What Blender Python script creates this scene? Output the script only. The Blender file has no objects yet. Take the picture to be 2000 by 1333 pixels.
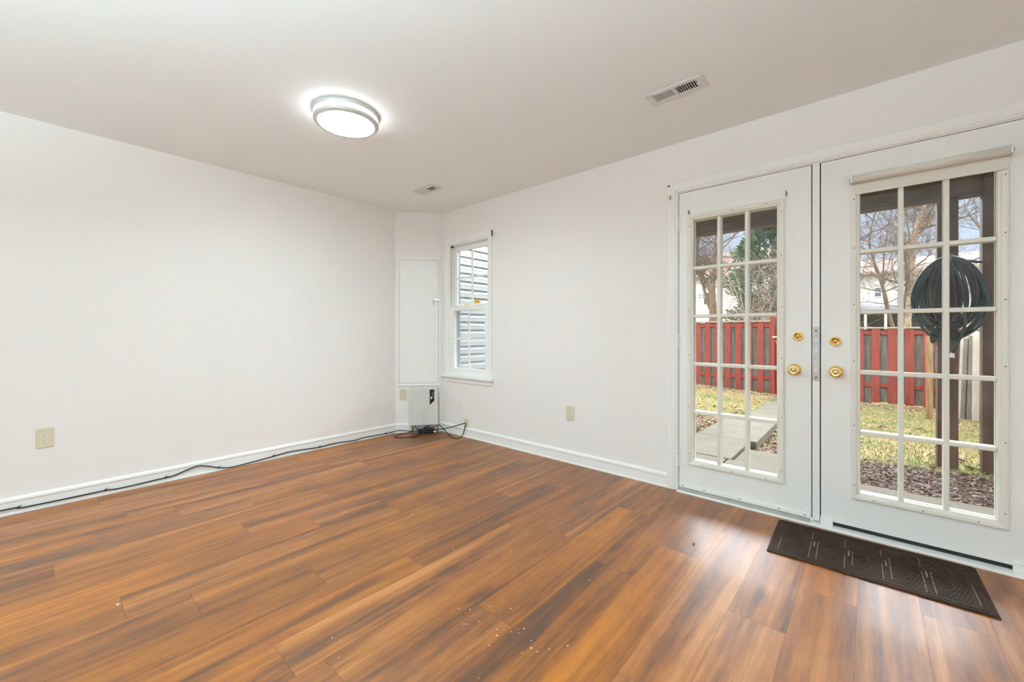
import bpy, bmesh, math, random
from mathutils import Vector, Matrix, noise
S = bpy.context.scene
COL = S.collection
R = math.radians

# ---------------------------------------------------------------- camera, sky, sun, exposure
cam_d = bpy.data.cameras.new('camera')
cam = bpy.data.objects.new('camera', cam_d)
COL.objects.link(cam)
cam.location = (3.865, -2.88, 1.092)
cam.rotation_euler = (R(90), 0, R(41.24))
cam_d.sensor_width = 36.0
cam_d.lens = 796.0 / 2000.0 * 36.0
cam_d.shift_y = -17.5 / 2000.0
cam_d.clip_start = 0.02
cam_d.clip_end = 300
S.camera = cam
S.view_settings.view_transform = 'Standard'
S.view_settings.look = 'None'
S.view_settings.exposure = 0.0
S.view_settings.gamma = 1.0
S.view_settings.use_curve_mapping = False
S.cycles.use_denoising = True
S.cycles.max_bounces = 12
S.cycles.diffuse_bounces = 7
S.cycles.glossy_bounces = 4
S.cycles.transmission_bounces = 4
S.cycles.transparent_max_bounces = 24
S.cycles.sample_clamp_indirect = 8.0

world = bpy.data.worlds.new('sky')
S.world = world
world.use_nodes = True
wn, wl = world.node_tree.nodes, world.node_tree.links
wn.clear()
w_out = wn.new('ShaderNodeOutputWorld')
w_bg = wn.new('ShaderNodeBackground')
w_tc = wn.new('ShaderNodeTexCoord')
w_sep = wn.new('ShaderNodeSeparateXYZ')
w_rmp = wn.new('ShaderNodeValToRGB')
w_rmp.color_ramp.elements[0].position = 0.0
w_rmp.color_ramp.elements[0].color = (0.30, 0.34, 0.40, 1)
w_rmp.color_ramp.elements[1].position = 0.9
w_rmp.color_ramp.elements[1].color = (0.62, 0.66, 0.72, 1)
for p_, c_ in ((0.25, (0.27, 0.325, 0.42)), (0.36, (1.9, 1.9, 1.95)), (0.55, (1.9, 1.9, 1.95)), (0.68, (0.8, 0.82, 0.85))):  # bright band above the view, put in for floor glare
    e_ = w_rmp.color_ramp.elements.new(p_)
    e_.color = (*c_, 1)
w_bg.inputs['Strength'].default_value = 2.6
wl.new(w_tc.outputs['Generated'], w_sep.inputs[0])
wl.new(w_sep.outputs['Z'], w_rmp.inputs[0])
# extra-bright sky patch opposite the doors, above the view, added for floor glare
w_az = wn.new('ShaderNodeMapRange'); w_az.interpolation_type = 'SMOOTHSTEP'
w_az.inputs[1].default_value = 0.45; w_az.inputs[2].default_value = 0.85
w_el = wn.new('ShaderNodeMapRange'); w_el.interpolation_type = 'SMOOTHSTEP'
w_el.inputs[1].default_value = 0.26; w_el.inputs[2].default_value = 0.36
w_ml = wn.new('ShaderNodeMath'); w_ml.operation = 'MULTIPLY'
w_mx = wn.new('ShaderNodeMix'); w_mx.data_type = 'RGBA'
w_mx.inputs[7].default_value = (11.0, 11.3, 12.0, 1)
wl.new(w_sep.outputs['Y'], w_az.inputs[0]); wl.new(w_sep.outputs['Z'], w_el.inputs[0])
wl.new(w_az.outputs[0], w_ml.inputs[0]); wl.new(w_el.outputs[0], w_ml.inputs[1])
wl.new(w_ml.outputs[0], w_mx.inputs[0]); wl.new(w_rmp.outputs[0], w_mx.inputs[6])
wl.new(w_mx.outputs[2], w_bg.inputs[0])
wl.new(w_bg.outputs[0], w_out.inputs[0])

sun_d = bpy.data.lights.new('sun', 'SUN')
sun_d.energy = 1.0
sun_d.angle = R(25)
sun_d.color = (1.0, 0.95, 0.86)
sun = bpy.data.objects.new('sun', sun_d)
COL.objects.link(sun)
sun.location = (-6, -6, 12)
sun.rotation_euler = Vector((0.62, 0.62, -0.85)).to_track_quat('-Z', 'Y').to_euler()

LAMP_DISC = 108.0      # radiance of the flat lower diffuser of the ceiling fixtures
LAMP_SIDE = 15.0      # radiance of the narrow frosted side band
FILL_UP = 900.0       # radiance of the discs in the two fill lamps added unseen behind the camera
H = 2.40              # ceiling height

# ---------------------------------------------------------------- mesh helpers
class MB:
    def __init__(self):
        self.v, self.f, self.m, self.s = [], [], [], []

    def add(self, vs, fs, m=0, smooth=False, M=None):
        o = len(self.v)
        self.v += [tuple(M @ Vector(p)) for p in vs] if M else [tuple(p) for p in vs]
        for f in fs:
            self.f.append([o + i for i in f])
            self.m.append(m)
            self.s.append(smooth)
        return self

    def box(self, x0, x1, y0, y1, z0, z1, m=0, bev=0.0, M=None, seg=2):
        if bev > 0:
            bm = bmesh.new()
            bmesh.ops.create_cube(bm, size=1.0)
            for v in bm.verts:
                v.co = Vector(((x0 + x1) / 2 + v.co.x * (x1 - x0), (y0 + y1) / 2 + v.co.y * (y1 - y0), (z0 + z1) / 2 + v.co.z * (z1 - z0)))
            bmesh.ops.bevel(bm, geom=bm.edges[:], offset=bev, segments=seg, affect='EDGES', profile=0.5)
            bm.verts.index_update()
            self.add([v.co.copy() for v in bm.verts], [[v.index for v in f.verts] for f in bm.faces], m, False, M)
            bm.free()
            return self
        vs = [(x0, y0, z0), (x1, y0, z0), (x1, y1, z0), (x0, y1, z0), (x0, y0, z1), (x1, y0, z1), (x1, y1, z1), (x0, y1, z1)]
        fs = [(0, 3, 2, 1), (4, 5, 6, 7), (0, 1, 5, 4), (1, 2, 6, 5), (2, 3, 7, 6), (3, 0, 4, 7)]
        return self.add(vs, fs, m, False, M)

    def tube(self, pts, r, n=8, m=0, cap=True, M=None):
        P = [Vector(p) for p in pts]
        k = len(P)
        rr = r if isinstance(r, (list, tuple)) else [r] * k
        T = []
        for i in range(k):
            t = P[min(i + 1, k - 1)] - P[max(i - 1, 0)]
            T.append(t.normalized() if t.length > 1e-9 else Vector((0, 0, 1)))
        a = Vector((0, 0, 1)) if abs(T[0].z) < 0.9 else Vector((1, 0, 0))
        u = T[0].cross(a).normalized()
        vs = []
        for i in range(k):
            u = (u - T[i] * u.dot(T[i]))
            u = u.normalized() if u.length > 1e-6 else T[i].orthogonal().normalized()
            w = T[i].cross(u)
            for j in range(n):
                q = 2 * math.pi * j / n
                vs.append(P[i] + (u * math.cos(q) + w * math.sin(q)) * rr[i])
        fs = [(i * n + j, i * n + (j + 1) % n, (i + 1) * n + (j + 1) % n, (i + 1) * n + j) for i in range(k - 1) for j in range(n)]
        if cap:
            fs += [tuple(range(n - 1, -1, -1)), tuple((k - 1) * n + j for j in range(n))]
        return self.add(vs, fs, m, True, M)

    def lathe(self, prof, n=32, m=0, M=None, smooth=True, ms=None):
        """prof: (radius, height) pairs about local +Z"""
        vs, fs = [], []
        for r, h in prof:
            for j in range(n):
                q = 2 * math.pi * j / n
                vs.append((r * math.cos(q), r * math.sin(q), h))
        o = len(self.v)
        for i in range(len(prof) - 1):
            fs = [(i * n + j, i * n + (j + 1) % n, (i + 1) * n + (j + 1) % n, (i + 1) * n + j) for j in range(n)]
            if i == 0:
                self.add(vs, fs, ms[i] if ms else m, smooth, M)
            else:
                for f in fs:
                    self.f.append([o + q for q in f])
                    self.m.append(ms[i] if ms else m)
                    self.s.append(smooth)
        return self

    def prism(self, poly, y0, y1, m=0, M=None):
        """poly in local x,z extruded along local y"""
        n = len(poly)
        vs = [(x, y0, z) for x, z in poly] + [(x, y1, z) for x, z in poly]
        fs = [tuple(range(n)), tuple(range(2 * n - 1, n - 1, -1))] + [(i, i + n, (i + 1) % n + n, (i + 1) % n) for i in range(n)]
        return self.add(vs, fs, m, False, M)

    def ring(self, x0, x1, z0, z1, prof, m=0, M=None, close=False):
        """rectangular frame: prof is (inset, y) pairs, mitred at the corners"""
        vs, fs = [], []
        for i, y in prof:
            vs += [(x0 + i, y, z0 + i), (x1 - i, y, z0 + i), (x1 - i, y, z1 - i), (x0 + i, y, z1 - i)]
        k = len(prof)
        for a in range(k if close else k - 1):
            b = (a + 1) % k
            for j in range(4):
                fs.append((a * 4 + j, a * 4 + (j + 1) % 4, b * 4 + (j + 1) % 4, b * 4 + j))
        return self.add(vs, fs, m, False, M)

    def build(self, name, mats, parent=None, recalc=True):
        me = bpy.data.meshes.new(name)
        if not isinstance(mats, (list, tuple)):
            mats = [mats]
        base = Vector((0, 0, 0))
        if parent is None and self.v:
            xs, ys, zs = zip(*self.v)
            base = Vector(((min(xs) + max(xs)) / 2, (min(ys) + max(ys)) / 2, min(zs)))
        elif parent is not None:
            p = parent
            base = Vector(p.get('_base', (0, 0, 0)))
        me.from_pydata([tuple(Vector(v) - base) for v in self.v], [], self.f)
        for mt in mats:
            me.materials.append(mt)
        me.polygons.foreach_set('material_index', self.m)
        me.polygons.foreach_set('use_smooth', self.s)
        me.update()
        if recalc:
            bm = bmesh.new()
            bm.from_mesh(me)
            bmesh.ops.recalc_face_normals(bm, faces=bm.faces[:])
            bm.to_mesh(me)
            bm.free()
        o = bpy.data.objects.new(name, me)
        COL.objects.link(o)
        o['_base'] = tuple(base)
        if parent is None:
            o.location = base
        else:
            o.parent = parent
        return o


def tag(o, label=None, cat=None, group=None, kind=None):
    if label: o['label'] = label
    if cat: o['category'] = cat
    if group: o['group'] = group
    if kind: o['kind'] = kind
    return o


def thing(name, label, cat, base=(0, 0, 0), group=None):
    """an Empty at the thing's base; parts built in world coordinates hang under it"""
    o = bpy.data.objects.new(name, None)
    COL.objects.link(o)
    o.empty_display_size = 0.1
    o.location = base
    o['_base'] = tuple(base)
    return tag(o, label, cat, group)


def copy_tree(o, loc=None, rotz=None, label=None, parent=None):
    c = o.copy()
    COL.objects.link(c)
    if parent: c.parent = parent
    for ch in list(o.children):
        copy_tree(ch, parent=c)
    if loc is not None: c.location = loc
    if rotz is not None: c.rotation_euler = (0, 0, rotz)
    if label: c['label'] = label
    return c


def loc_rot(x, y, z, deg=0):
    return Matrix.Translation((x, y, z)) @ Matrix.Rotation(R(deg), 4, 'Z')

TO_ROOM = Matrix.Rotation(R(90), 4, 'X')       # lathe axis +Z -> -Y (into the room)

# ---------------------------------------------------------------- material helpers
def new_mat(name):
    m = bpy.data.materials.new(name)
    m.use_nodes = True
    nt = m.node_tree
    return m, nt, nt.nodes['Principled BSDF']


def mat(name, col, rough=0.5, metal=0.0, spec=0.5, var=0.0, scale=8.0, bump=0.0, bscale=60.0, stretch=None, col2=None, coat=0.0):
    m, nt, b = new_mat(name)
    b.inputs['Base Color'].default_value = (*col, 1)
    b.inputs['Roughness'].default_value = rough
    b.inputs['Metallic'].default_value = metal
    b.inputs['Specular IOR Level'].default_value = spec
    b.inputs['Coat Weight'].default_value = coat
    tc = nt.nodes.new('ShaderNodeTexCoord')
    mp = nt.nodes.new('ShaderNodeMapping')
    if stretch: mp.inputs['Scale'].default_value = stretch
    nt.links.new(tc.outputs['Object'], mp.inputs[0])
    if var > 0 or col2:
        n = nt.nodes.new('ShaderNodeTexNoise')
        n.inputs['Scale'].default_value = scale
        n.inputs['Detail'].default_value = 5
        n.inputs['Roughness'].default_value = 0.65
        r = nt.nodes.new('ShaderNodeValToRGB')
        r.color_ramp.elements[0].position = 0.34
        r.color_ramp.elements[1].position = 0.66
        c0 = [c * (1 - var) for c in col]
        c1 = list(col2) if col2 else [min(1, c * (1 + var)) for c in col]
        r.color_ramp.elements[0].color = (*c0, 1)
        r.color_ramp.elements[1].color = (*c1, 1)
        nt.links.new(mp.outputs[0], n.inputs['Vector'])
        nt.links.new(n.outputs['Fac'], r.inputs[0])
        nt.links.new(r.outputs[0], b.inputs['Base Color'])
    if bump > 0:
        n2 = nt.nodes.new('ShaderNodeTexNoise')
        n2.inputs['Scale'].default_value = bscale
        n2.inputs['Detail'].default_value = 4
        bp = nt.nodes.new('ShaderNodeBump')
        bp.inputs['Strength'].default_value = bump
        bp.inputs['Distance'].default_value = 0.01
        nt.links.new(mp.outputs[0], n2.inputs['Vector'])
        nt.links.new(n2.outputs['Fac'], bp.inputs['Height'])
        nt.links.new(bp.outputs[0], b.inputs['Normal'])
    return m


def emit(name, col, strength):
    m, nt, b = new_mat(name)
    b.inputs['Base Color'].default_value = (0.85, 0.85, 0.85, 1)
    b.inputs['Emission Color'].default_value = (*col, 1)
    b.inputs['Emission Strength'].default_value = strength
    return m


def glass_mat(name, dust=0.0):
    m = bpy.data.materials.new(name)
    m.use_nodes = True
    nt = m.node_tree
    N, L = nt.nodes, nt.links
    N.clear()
    out = N.new('ShaderNodeOutputMaterial')
    tr = N.new('ShaderNodeBsdfTransparent')
    tr.inputs[0].default_value = (0.97, 0.985, 0.98, 1)
    gl = N.new('ShaderNodeBsdfGlossy')
    gl.inputs['Roughness'].default_value = 0.03
    geo = N.new('ShaderNodeNewGeometry')
    dt = N.new('ShaderNodeVectorMath'); dt.operation = 'DOT_PRODUCT'
    L.new(geo.outputs['Incoming'], dt.inputs[0]); L.new(geo.outputs['Normal'], dt.inputs[1])
    prev = dt.outputs['Value']
    for op, k in (('ABSOLUTE', None), ('SUBTRACT', 1.0), ('POWER', 5.0), ('MULTIPLY', 0.96), ('ADD', 0.016)):
        mm = N.new('ShaderNodeMath'); mm.operation = op
        if op == 'SUBTRACT':
            mm.inputs[0].default_value = k; L.new(prev, mm.inputs[1])
        else:
            L.new(prev, mm.inputs[0])
            if k is not None: mm.inputs[1].default_value = k
        prev = mm.outputs[0]
    mx = N.new('ShaderNodeMixShader')
    L.new(prev, mx.inputs[0])
    L.new(tr.outputs[0], mx.inputs[1])
    L.new(gl.outputs[0], mx.inputs[2])
    last = mx
    if dust > 0:
        df = N.new('ShaderNodeBsdfDiffuse')
        df.inputs[0].default_value = (0.8, 0.82, 0.85, 1)
        tl = N.new('ShaderNodeTexCoord')
        ns = N.new('ShaderNodeTexNoise')
        ns.inputs['Scale'].default_value = 9
        ns.inputs['Detail'].default_value = 6
        ns.inputs['Roughness'].default_value = 0.7
        rp = N.new('ShaderNodeMapRange')
        rp.inputs[1].default_value = 0.45
        rp.inputs[2].default_value = 0.8
        rp.inputs[3].default_value = 0.0
        rp.inputs[4].default_value = dust
        m2 = N.new('ShaderNodeMixShader')
        L.new(tl.outputs['Object'], ns.inputs['Vector'])
        L.new(ns.outputs['Fac'], rp.inputs[0])
        L.new(rp.outputs[0], m2.inputs[0])
        L.new(mx.outputs[0], m2.inputs[1])
        L.new(df.outputs[0], m2.inputs[2])
        last = m2
    L.new(last.outputs[0], out.inputs[0])
    return m


def wood_floor():
    m, nt, b = new_mat('oak_vinyl_plank')
    N, L = nt.nodes, nt.links
    geo = N.new('ShaderNodeNewGeometry')
    at = N.new('ShaderNodeAttribute')
    at.attribute_name = 'plank'
    off = N.new('ShaderNodeVectorMath'); off.operation = 'SCALE'
    off.inputs['Scale'].default_value = 41.0
    L.new(at.outputs['Color'], off.inputs[0])
    add = N.new('ShaderNodeVectorMath'); add.operation = 'ADD'
    L.new(geo.outputs['Position'], add.inputs[0])
    L.new(off.outputs[0], add.inputs[1])

    def mp(sx, sy):
        q = N.new('ShaderNodeMapping')
        q.inputs['Scale'].default_value = (sx, sy, 1)
        L.new(add.outputs[0], q.inputs[0])
        return q

    def noi(sx, sy, det, rough, dist=0.0):
        n = N.new('ShaderNodeTexNoise')
        n.inputs['Scale'].default_value = 1.0
        n.inputs['Detail'].default_value = det
        n.inputs['Roughness'].default_value = rough
        n.inputs['Distortion'].default_value = dist
        L.new(mp(sx, sy).outputs[0], n.inputs['Vector'])
        return n
    broad = noi(9.0, 0.62, 3.0, 0.5, 0.9)
    fine = noi(150.0, 5.0, 4.0, 0.7, 0.5)
    mott = noi(22.0, 7.0, 5.0, 0.6, 0.0)
    # cathedral figure
    wv = N.new('ShaderNodeTexWave')
    wv.bands_direction = 'X'
    wv.inputs['Scale'].default_value = 1.0
    wv.inputs['Distortion'].default_value = 14.0
    wv.inputs['Detail'].default_value = 3.0
    wv.inputs['Detail Scale'].default_value = 0.8
    L.new(mp(7.0, 0.55).outputs[0], wv.inputs['Vector'])
    # knots
    vo = N.new('ShaderNodeTexVoronoi')
    vo.inputs['Scale'].default_value = 1.0
    L.new(mp(5.2, 1.5).outputs[0], vo.inputs['Vector'])
    kn = N.new('ShaderNodeMapRange')
    kn.inputs[1].default_value = 0.02
    kn.inputs[2].default_value = 0.17
    kn.inputs[3].default_value = 0.75
    kn.inputs[4].default_value = 0.0
    L.new(vo.outputs['Distance'], kn.inputs[0])

    def mth(op, a, bb):
        q = N.new('ShaderNodeMath'); q.operation = op
        for i, x in enumerate((a, bb)):
            if isinstance(x, (int, float)): q.inputs[i].default_value = x
            else: L.new(x, q.inputs[i])
        return q.outputs[0]
    t = mth('ADD', mth('MULTIPLY', broad.outputs['Fac'], 0.98), -0.01)
    t = mth('ADD', t, mth('MULTIPLY', wv.outputs['Fac'], 0.07))
    t = mth('ADD', t, mth('MULTIPLY', mth('SUBTRACT', fine.outputs['Fac'], 0.5), 0.38))
    t = mth('ADD', t, mth('MULTIPLY', mth('SUBTRACT', mott.outputs['Fac'], 0.5), 0.34))
    t = mth('SUBTRACT', t, mth('MULTIPLY', kn.outputs[0], 0.27))
    rp = N.new('ShaderNodeValToRGB')
    cr = rp.color_ramp
    cr.elements[0].position = 0.28
    cr.elements[0].color = (0.110, 0.043, 0.020, 1)
    cr.elements[1].position = 0.74
    cr.elements[1].color = (0.560, 0.255, 0.112, 1)
    for p, c in ((0.40, (0.225, 0.082, 0.032)), (0.50, (0.325, 0.124, 0.047)), (0.60, (0.420, 0.172, 0.067))):
        e = cr.elements.new(p); e.color = (*c, 1)
    L.new(t, rp.inputs[0])
    hs = N.new('ShaderNodeHueSaturation')
    sp = N.new('ShaderNodeSeparateColor')
    L.new(at.outputs['Color'], sp.inputs[0])
    v = N.new('ShaderNodeMapRange')
    v.inputs[3].default_value = 0.57
    v.inputs[4].default_value = 0.75
    L.new(sp.outputs['Green'], v.inputs[0])
    sa = N.new('ShaderNodeMapRange')
    sa.inputs[3].default_value = 1.12
    sa.inputs[4].default_value = 1.27
    L.new(sp.outputs['Red'], sa.inputs[0])
    L.new(v.outputs[0], hs.inputs['Value'])
    L.new(sa.outputs[0], hs.inputs['Saturation'])
    L.new(rp.outputs[0], hs.inputs['Color'])
    L.new(hs.outputs[0], b.inputs['Base Color'])
    b.inputs['Roughness'].default_value = 0.5
    b.inputs['IOR'].default_value = 1.6
    b.inputs['Specular IOR Level'].default_value = 0.25
    b.inputs['Coat Weight'].default_value = 0.6
    b.inputs['Coat IOR'].default_value = 1.68
    b.inputs['Coat Roughness'].default_value = 0.43
    bp = N.new('ShaderNodeBump')
    bp.inputs['Strength'].default_value = 0.10
    bp.inputs['Distance'].default_value = 0.002
    L.new(fine.outputs['Fac'], bp.inputs['Height'])
    L.new(bp.outputs[0], b.inputs['Normal'])
    return m


M = {}
M['wall'] = mat('wall_paint', (0.86, 0.820, 0.792), 0.62, bump=0.03, bscale=220)
M['ceil'] = mat('ceiling_paint', (0.90, 0.905, 0.90), 0.8, bump=0.03, bscale=180)
M['trim'] = mat('trim_paint', (0.89, 0.88, 0.86), 0.38)
M['door'] = mat('door_paint', (0.88, 0.868, 0.845), 0.42)
M['cream'] = mat('cream_vinyl', (0.80, 0.765, 0.69), 0.38)
M['fabric'] = mat('shade_fabric', (0.77, 0.73, 0.66), 0.75, var=0.02, scale=30)
M['dark'] = mat('dark_gap', (0.015, 0.013, 0.012), 0.9)
M['brass'] = mat('polished_brass', (0.86, 0.58, 0.22), 0.14, metal=1.0)
M['steel'] = mat('brushed_steel', (0.62, 0.61, 0.58), 0.34, metal=1.0)
M['alu'] = mat('aluminium', (0.50, 0.52, 0.49), 0.45, metal=0.6, var=0.12, scale=12)
M['plate'] = mat('zinc_plate', (0.56, 0.57, 0.55), 0.5, metal=0.35, var=0.1, scale=40)
M['screw'] = mat('screw_head', (0.20, 0.18, 0.16), 0.5, metal=0.6)
M['beige'] = mat('beige_plastic', (0.66, 0.58, 0.42), 0.4)
M['ivory'] = mat('ivory_plastic', (0.72, 0.65, 0.50), 0.4)
M['black'] = mat('black_plastic', (0.010, 0.010, 0.011), 0.5, spec=0.25)
M['cable'] = mat('black_cable', (0.012, 0.012, 0.013), 0.5, spec=0.3)
M['unit'] = mat('white_plastic', (0.66, 0.645, 0.60), 0.42)
M['groove'] = mat('grey_line', (0.35, 0.34, 0.31), 0.6)
M['tan'] = mat('tan_board', (0.55, 0.45, 0.32), 0.7, var=0.1, scale=20)
M['led'] = emit('white_led', (1, 1, 0.95), 1.5)
M['label'] = mat('silver_label', (0.65, 0.65, 0.64), 0.4)
M['nickel'] = mat('brushed_nickel', (0.62, 0.61, 0.58), 0.38, metal=0.35)
M['lamp_disc'] = emit('lit_diffuser', (0.70, 0.925, 1.0), LAMP_DISC)
M['lamp_side'] = emit('lit_side_band', (0.90, 0.96, 1.0), LAMP_SIDE)
M['uplight'] = emit('lit_fill_lamp', (0.64, 0.90, 1.0), FILL_UP)  # glow of the added fill lamps
M['vent'] = mat('white_vent_metal', (0.74, 0.73, 0.70), 0.45)
M['duct'] = mat('dark_duct', (0.03, 0.025, 0.022), 0.9)
M['floor'] = wood_floor()
M['glass'] = glass_mat('window_glass', 0.015)
M['dusty'] = glass_mat('dusty_door_glass', 0.07)
M['rubber'] = mat('brown_rubber', (0.034, 0.017, 0.010), 0.65, spec=0.12, var=0.35, scale=30, bump=0.25, bscale=160)
M['worn'] = mat('worn_rubber_tan', (0.30, 0.19, 0.12), 0.6, var=0.4, scale=60)
M['yellow'] = mat('yellow_sticker', (0.72, 0.42, 0.04), 0.5)
M['white'] = mat('white_plastic_hook', (0.82, 0.82, 0.80), 0.4)
# outdoors
M['stain'] = mat('brown_stained_lumber', (0.095, 0.050, 0.030), 0.7, var=0.35, scale=3.0, stretch=(6, 6, 0.6))
M['stain_h'] = mat('brown_stained_beam', (0.100, 0.060, 0.034), 0.7, var=0.35, scale=3.0, stretch=(0.6, 6, 8))
M['red'] = mat('red_fence_stain', (0.30, 0.050, 0.034), 0.7, var=0.28, scale=3.0, stretch=(8, 8, 0.9), bump=0.1)
M['grey_wood'] = mat('weathered_grey_wood', (0.16, 0.145, 0.125), 0.85, var=0.45, scale=3.0, stretch=(10, 10, 0.8))
M['cap'] = mat('weathered_cap', (0.42, 0.36, 0.28), 0.85, var=0.2, scale=6)
M['fresh'] = mat('pressure_treated_pine', (0.36, 0.22, 0.115), 0.7, var=0.4, scale=3.0, stretch=(9, 9, 0.8))
M['picket'] = mat('whitewashed_slat', (0.50, 0.46, 0.40), 0.8, var=0.25, scale=4.0, stretch=(8, 8, 0.9))
M['picket2'] = mat('grey_slat', (0.19, 0.17, 0.145), 0.85, var=0.4, scale=4.0, stretch=(8, 8, 0.9))
M['concrete'] = mat('concrete', (0.140, 0.124, 0.084), 0.9, var=0.16, scale=3.5, bump=0.2, bscale=40)
M['soil'] = mat('soil', (0.10, 0.068, 0.048), 0.95, var=0.4, scale=14, bump=0.5, bscale=60)
M['siding'] = mat('pale_vinyl_siding', (0.36, 0.385, 0.39), 0.5)
M['siding_trim'] = mat('siding_corner_trim', (0.62, 0.62, 0.58), 0.5)
M['stormframe'] = mat('grey_storm_frame', (0.36, 0.38, 0.39), 0.5)
M['hose'] = mat('black_green_hose', (0.012, 0.014, 0.013), 0.4, var=0.2, scale=3)
M['hose2'] = mat('dark_green_hose', (0.006, 0.026, 0.022), 0.36)
M['bark'] = mat('grey_brown_bark', (0.22, 0.155, 0.11), 0.9, var=0.4, scale=5, stretch=(3, 3, 0.7), bump=0.3, bscale=20)
M['bark_pale'] = mat('pale_mottled_bark', (0.40, 0.31, 0.235), 0.9, var=0.5, scale=3, stretch=(2.5, 2.5, 0.8), bump=0.3, bscale=18)
M['twig'] = mat('thin_twig', (0.17, 0.125, 0.10), 0.9)
M['bramble'] = mat('dry_bramble', (0.58, 0.48, 0.38), 0.85, var=0.2, scale=4)
M['bramble2'] = mat('brown_bramble', (0.30, 0.21, 0.155), 0.85, var=0.2, scale=4)
M['needle'] = mat('evergreen_foliage', (0.075, 0.13, 0.055), 0.8, var=0.5, scale=2.2, col2=(0.24, 0.31, 0.16))
M['dryleaf'] = mat('dry_russet_leaf', (0.42, 0.13, 0.075), 0.8, var=0.4, scale=20, col2=(0.62, 0.30, 0.20))
M['leaflitter'] = mat('brown_fallen_leaf', (0.20, 0.085, 0.045), 0.85, var=0.4, scale=9, col2=(0.46, 0.29, 0.19))
M['hwall'] = mat('white_house_siding', (0.74, 0.73, 0.68), 0.7)
M['hroof'] = mat('pinkish_shingle_roof', (0.44, 0.27, 0.235), 0.9, var=0.1, scale=6)
M['hroof2'] = mat('tan_shingle_roof', (0.38, 0.28, 0.24), 0.9, var=0.1, scale=6)
M['hglass'] = mat('house_window_glass', (0.16, 0.20, 0.27), 0.15, spec=0.8)
M['shutter'] = mat('dark_green_shutter', (0.05, 0.085, 0.075), 0.6)
M['hroof3'] = mat('grey_porch_roof', (0.33, 0.34, 0.37), 0.8)
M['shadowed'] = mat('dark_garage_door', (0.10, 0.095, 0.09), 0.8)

# ---------------------------------------------------------------- room shell
XR, YB, T = 5.7, -6.2, 0.15          # far ends of the room that the photograph does not show
W0x0, W0x1, W0z0, W0z1 = 0.44, 1.03, 0.64, 2.03      # small window opening
D0x0, D0x1, Dz1 = 2.868, 4.415, 2.055               # door opening

# floor planks: one mesh, every plank its own quad (pattern of the floor)
random.seed(4)
PW, PL, PX = 0.19, 1.22, 0.028
phase = {0: -2.66, 2: -1.35, 3: -2.357, 4: -2.013, 5: -2.86, 6: -2.155, 7: -1.868, 8: -2.682, 9: -2.486, 10: -2.08, 11: -1.724, 12: -2.36,
         13: -1.05, 14: -1.745, 15: -1.155, 16: -0.812, 17: -0.449, 18: -1.12, 19: -0.76, 20: -1.43, 21: -0.65}
fm = MB()
cols = []
g = 0.00035
for k in range(-1, int(XR / PW) + 1):
    x0, x1 = PX + PW * k, PX + PW * (k + 1)
    x0, x1 = max(x0, 0.0), min(x1, XR)
    if x1 - x0 < 0.004: continue
    y = phase.get(k, -random.random() * PL)
    while y > YB: y -= PL
    while y < 0:
        ya, yb = max(y, YB), min(y + PL, 0.0)
        if yb - ya > 0.003:
            fm.add([(x0 + g, ya + g, 0), (x1 - g, ya + g, 0), (x1 - g, yb - g, 0), (x0 + g, yb - g, 0)], [(0, 1, 2, 3)], 0)
            c = (random.random(), random.random(), random.random(), 1)
            cols += [c] * 4
        y += PL
nb = len(fm.v)
fm.box(0, XR, YB, 0, -0.12, -0.0018, 1)
cols += [(0.5, 0.5, 0.5, 1)] * (len(fm.v) - nb)
me = bpy.data.meshes.new('floor')
me.from_pydata(fm.v, [], fm.f)
me.materials.append(M['floor']); me.materials.append(M['dark'])
me.polygons.foreach_set('material_index', fm.m)
ca = me.color_attributes.new('plank', 'FLOAT_COLOR', 'POINT')
for i, c in enumerate(cols): ca.data[i].color = c
me.update()
floor = bpy.data.objects.new('floor', me)
COL.objects.link(floor)
tag(floor, 'warm brown wood plank floor of the empty room', 'floor', kind='structure')

ce = MB().box(-T, XR + T, YB - T, T, H, H + 0.12).build('ceiling', M['ceil'])
tag(ce, 'flat off-white ceiling with a round lamp and two vents', 'ceiling', kind='structure')
wl_ = MB().box(-T, 0, YB - T, 0.0, -0.12, H).build('wall_left', M['wall'])
tag(wl_, 'long plain off-white wall on the side of the beige square outlet', 'wall', kind='structure')
b = MB()
for x0, x1, z0, z1 in ((-T, W0x0, -0.12, H), (W0x0, W0x1, -0.12, W0z0), (W0x0, W0x1, W0z1, H), (W0x1, D0x0, -0.12, H), (D0x0, D0x1, Dz1, H),
                       (D0x0, D0x1, -0.12, -0.002), (D0x1, XR + T, -0.12, H)):
    b.box(x0, x1, 0, T, z0, z1)
wr = b.build('wall_right', M['wall'])
tag(wr, 'off-white wall that holds the narrow window and the two glazed doors', 'wall', kind='structure')
tag(MB().box(XR, XR + T, YB, 0, -0.12, H).build('wall_side', M['wall']), 'plain off-white side wall beyond the doors', 'wall', kind='structure')
tag(MB().box(0, XR, YB - T, YB, -0.12, H).build('wall_rear', M['wall']), 'plain off-white rear wall facing the doors', 'wall', kind='structure')
# short slanted wall across the corner
CA, CB = Vector((0, -0.391, 0)), Vector((0.317, 0, 0))
CANG = math.degrees(math.atan2(0.391, 0.317))
CL = (CB - CA).length
CM = loc_rot(CA.x, CA.y, 0, CANG)
b = MB()
b.add([(0, -0.391, 0), (0.317, 0, 0), (0, 0, 0), (0, -0.391, H), (0.317, 0, H), (0, 0, H)], [(0, 2, 1), (3, 4, 5), (0, 1, 4, 3), (1, 2, 5, 4), (2, 0, 3, 5)])
tag(b.build('wall_corner', M['wall']), 'short slanted off-white wall across the corner behind the access panel', 'wall', kind='structure')

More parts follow.
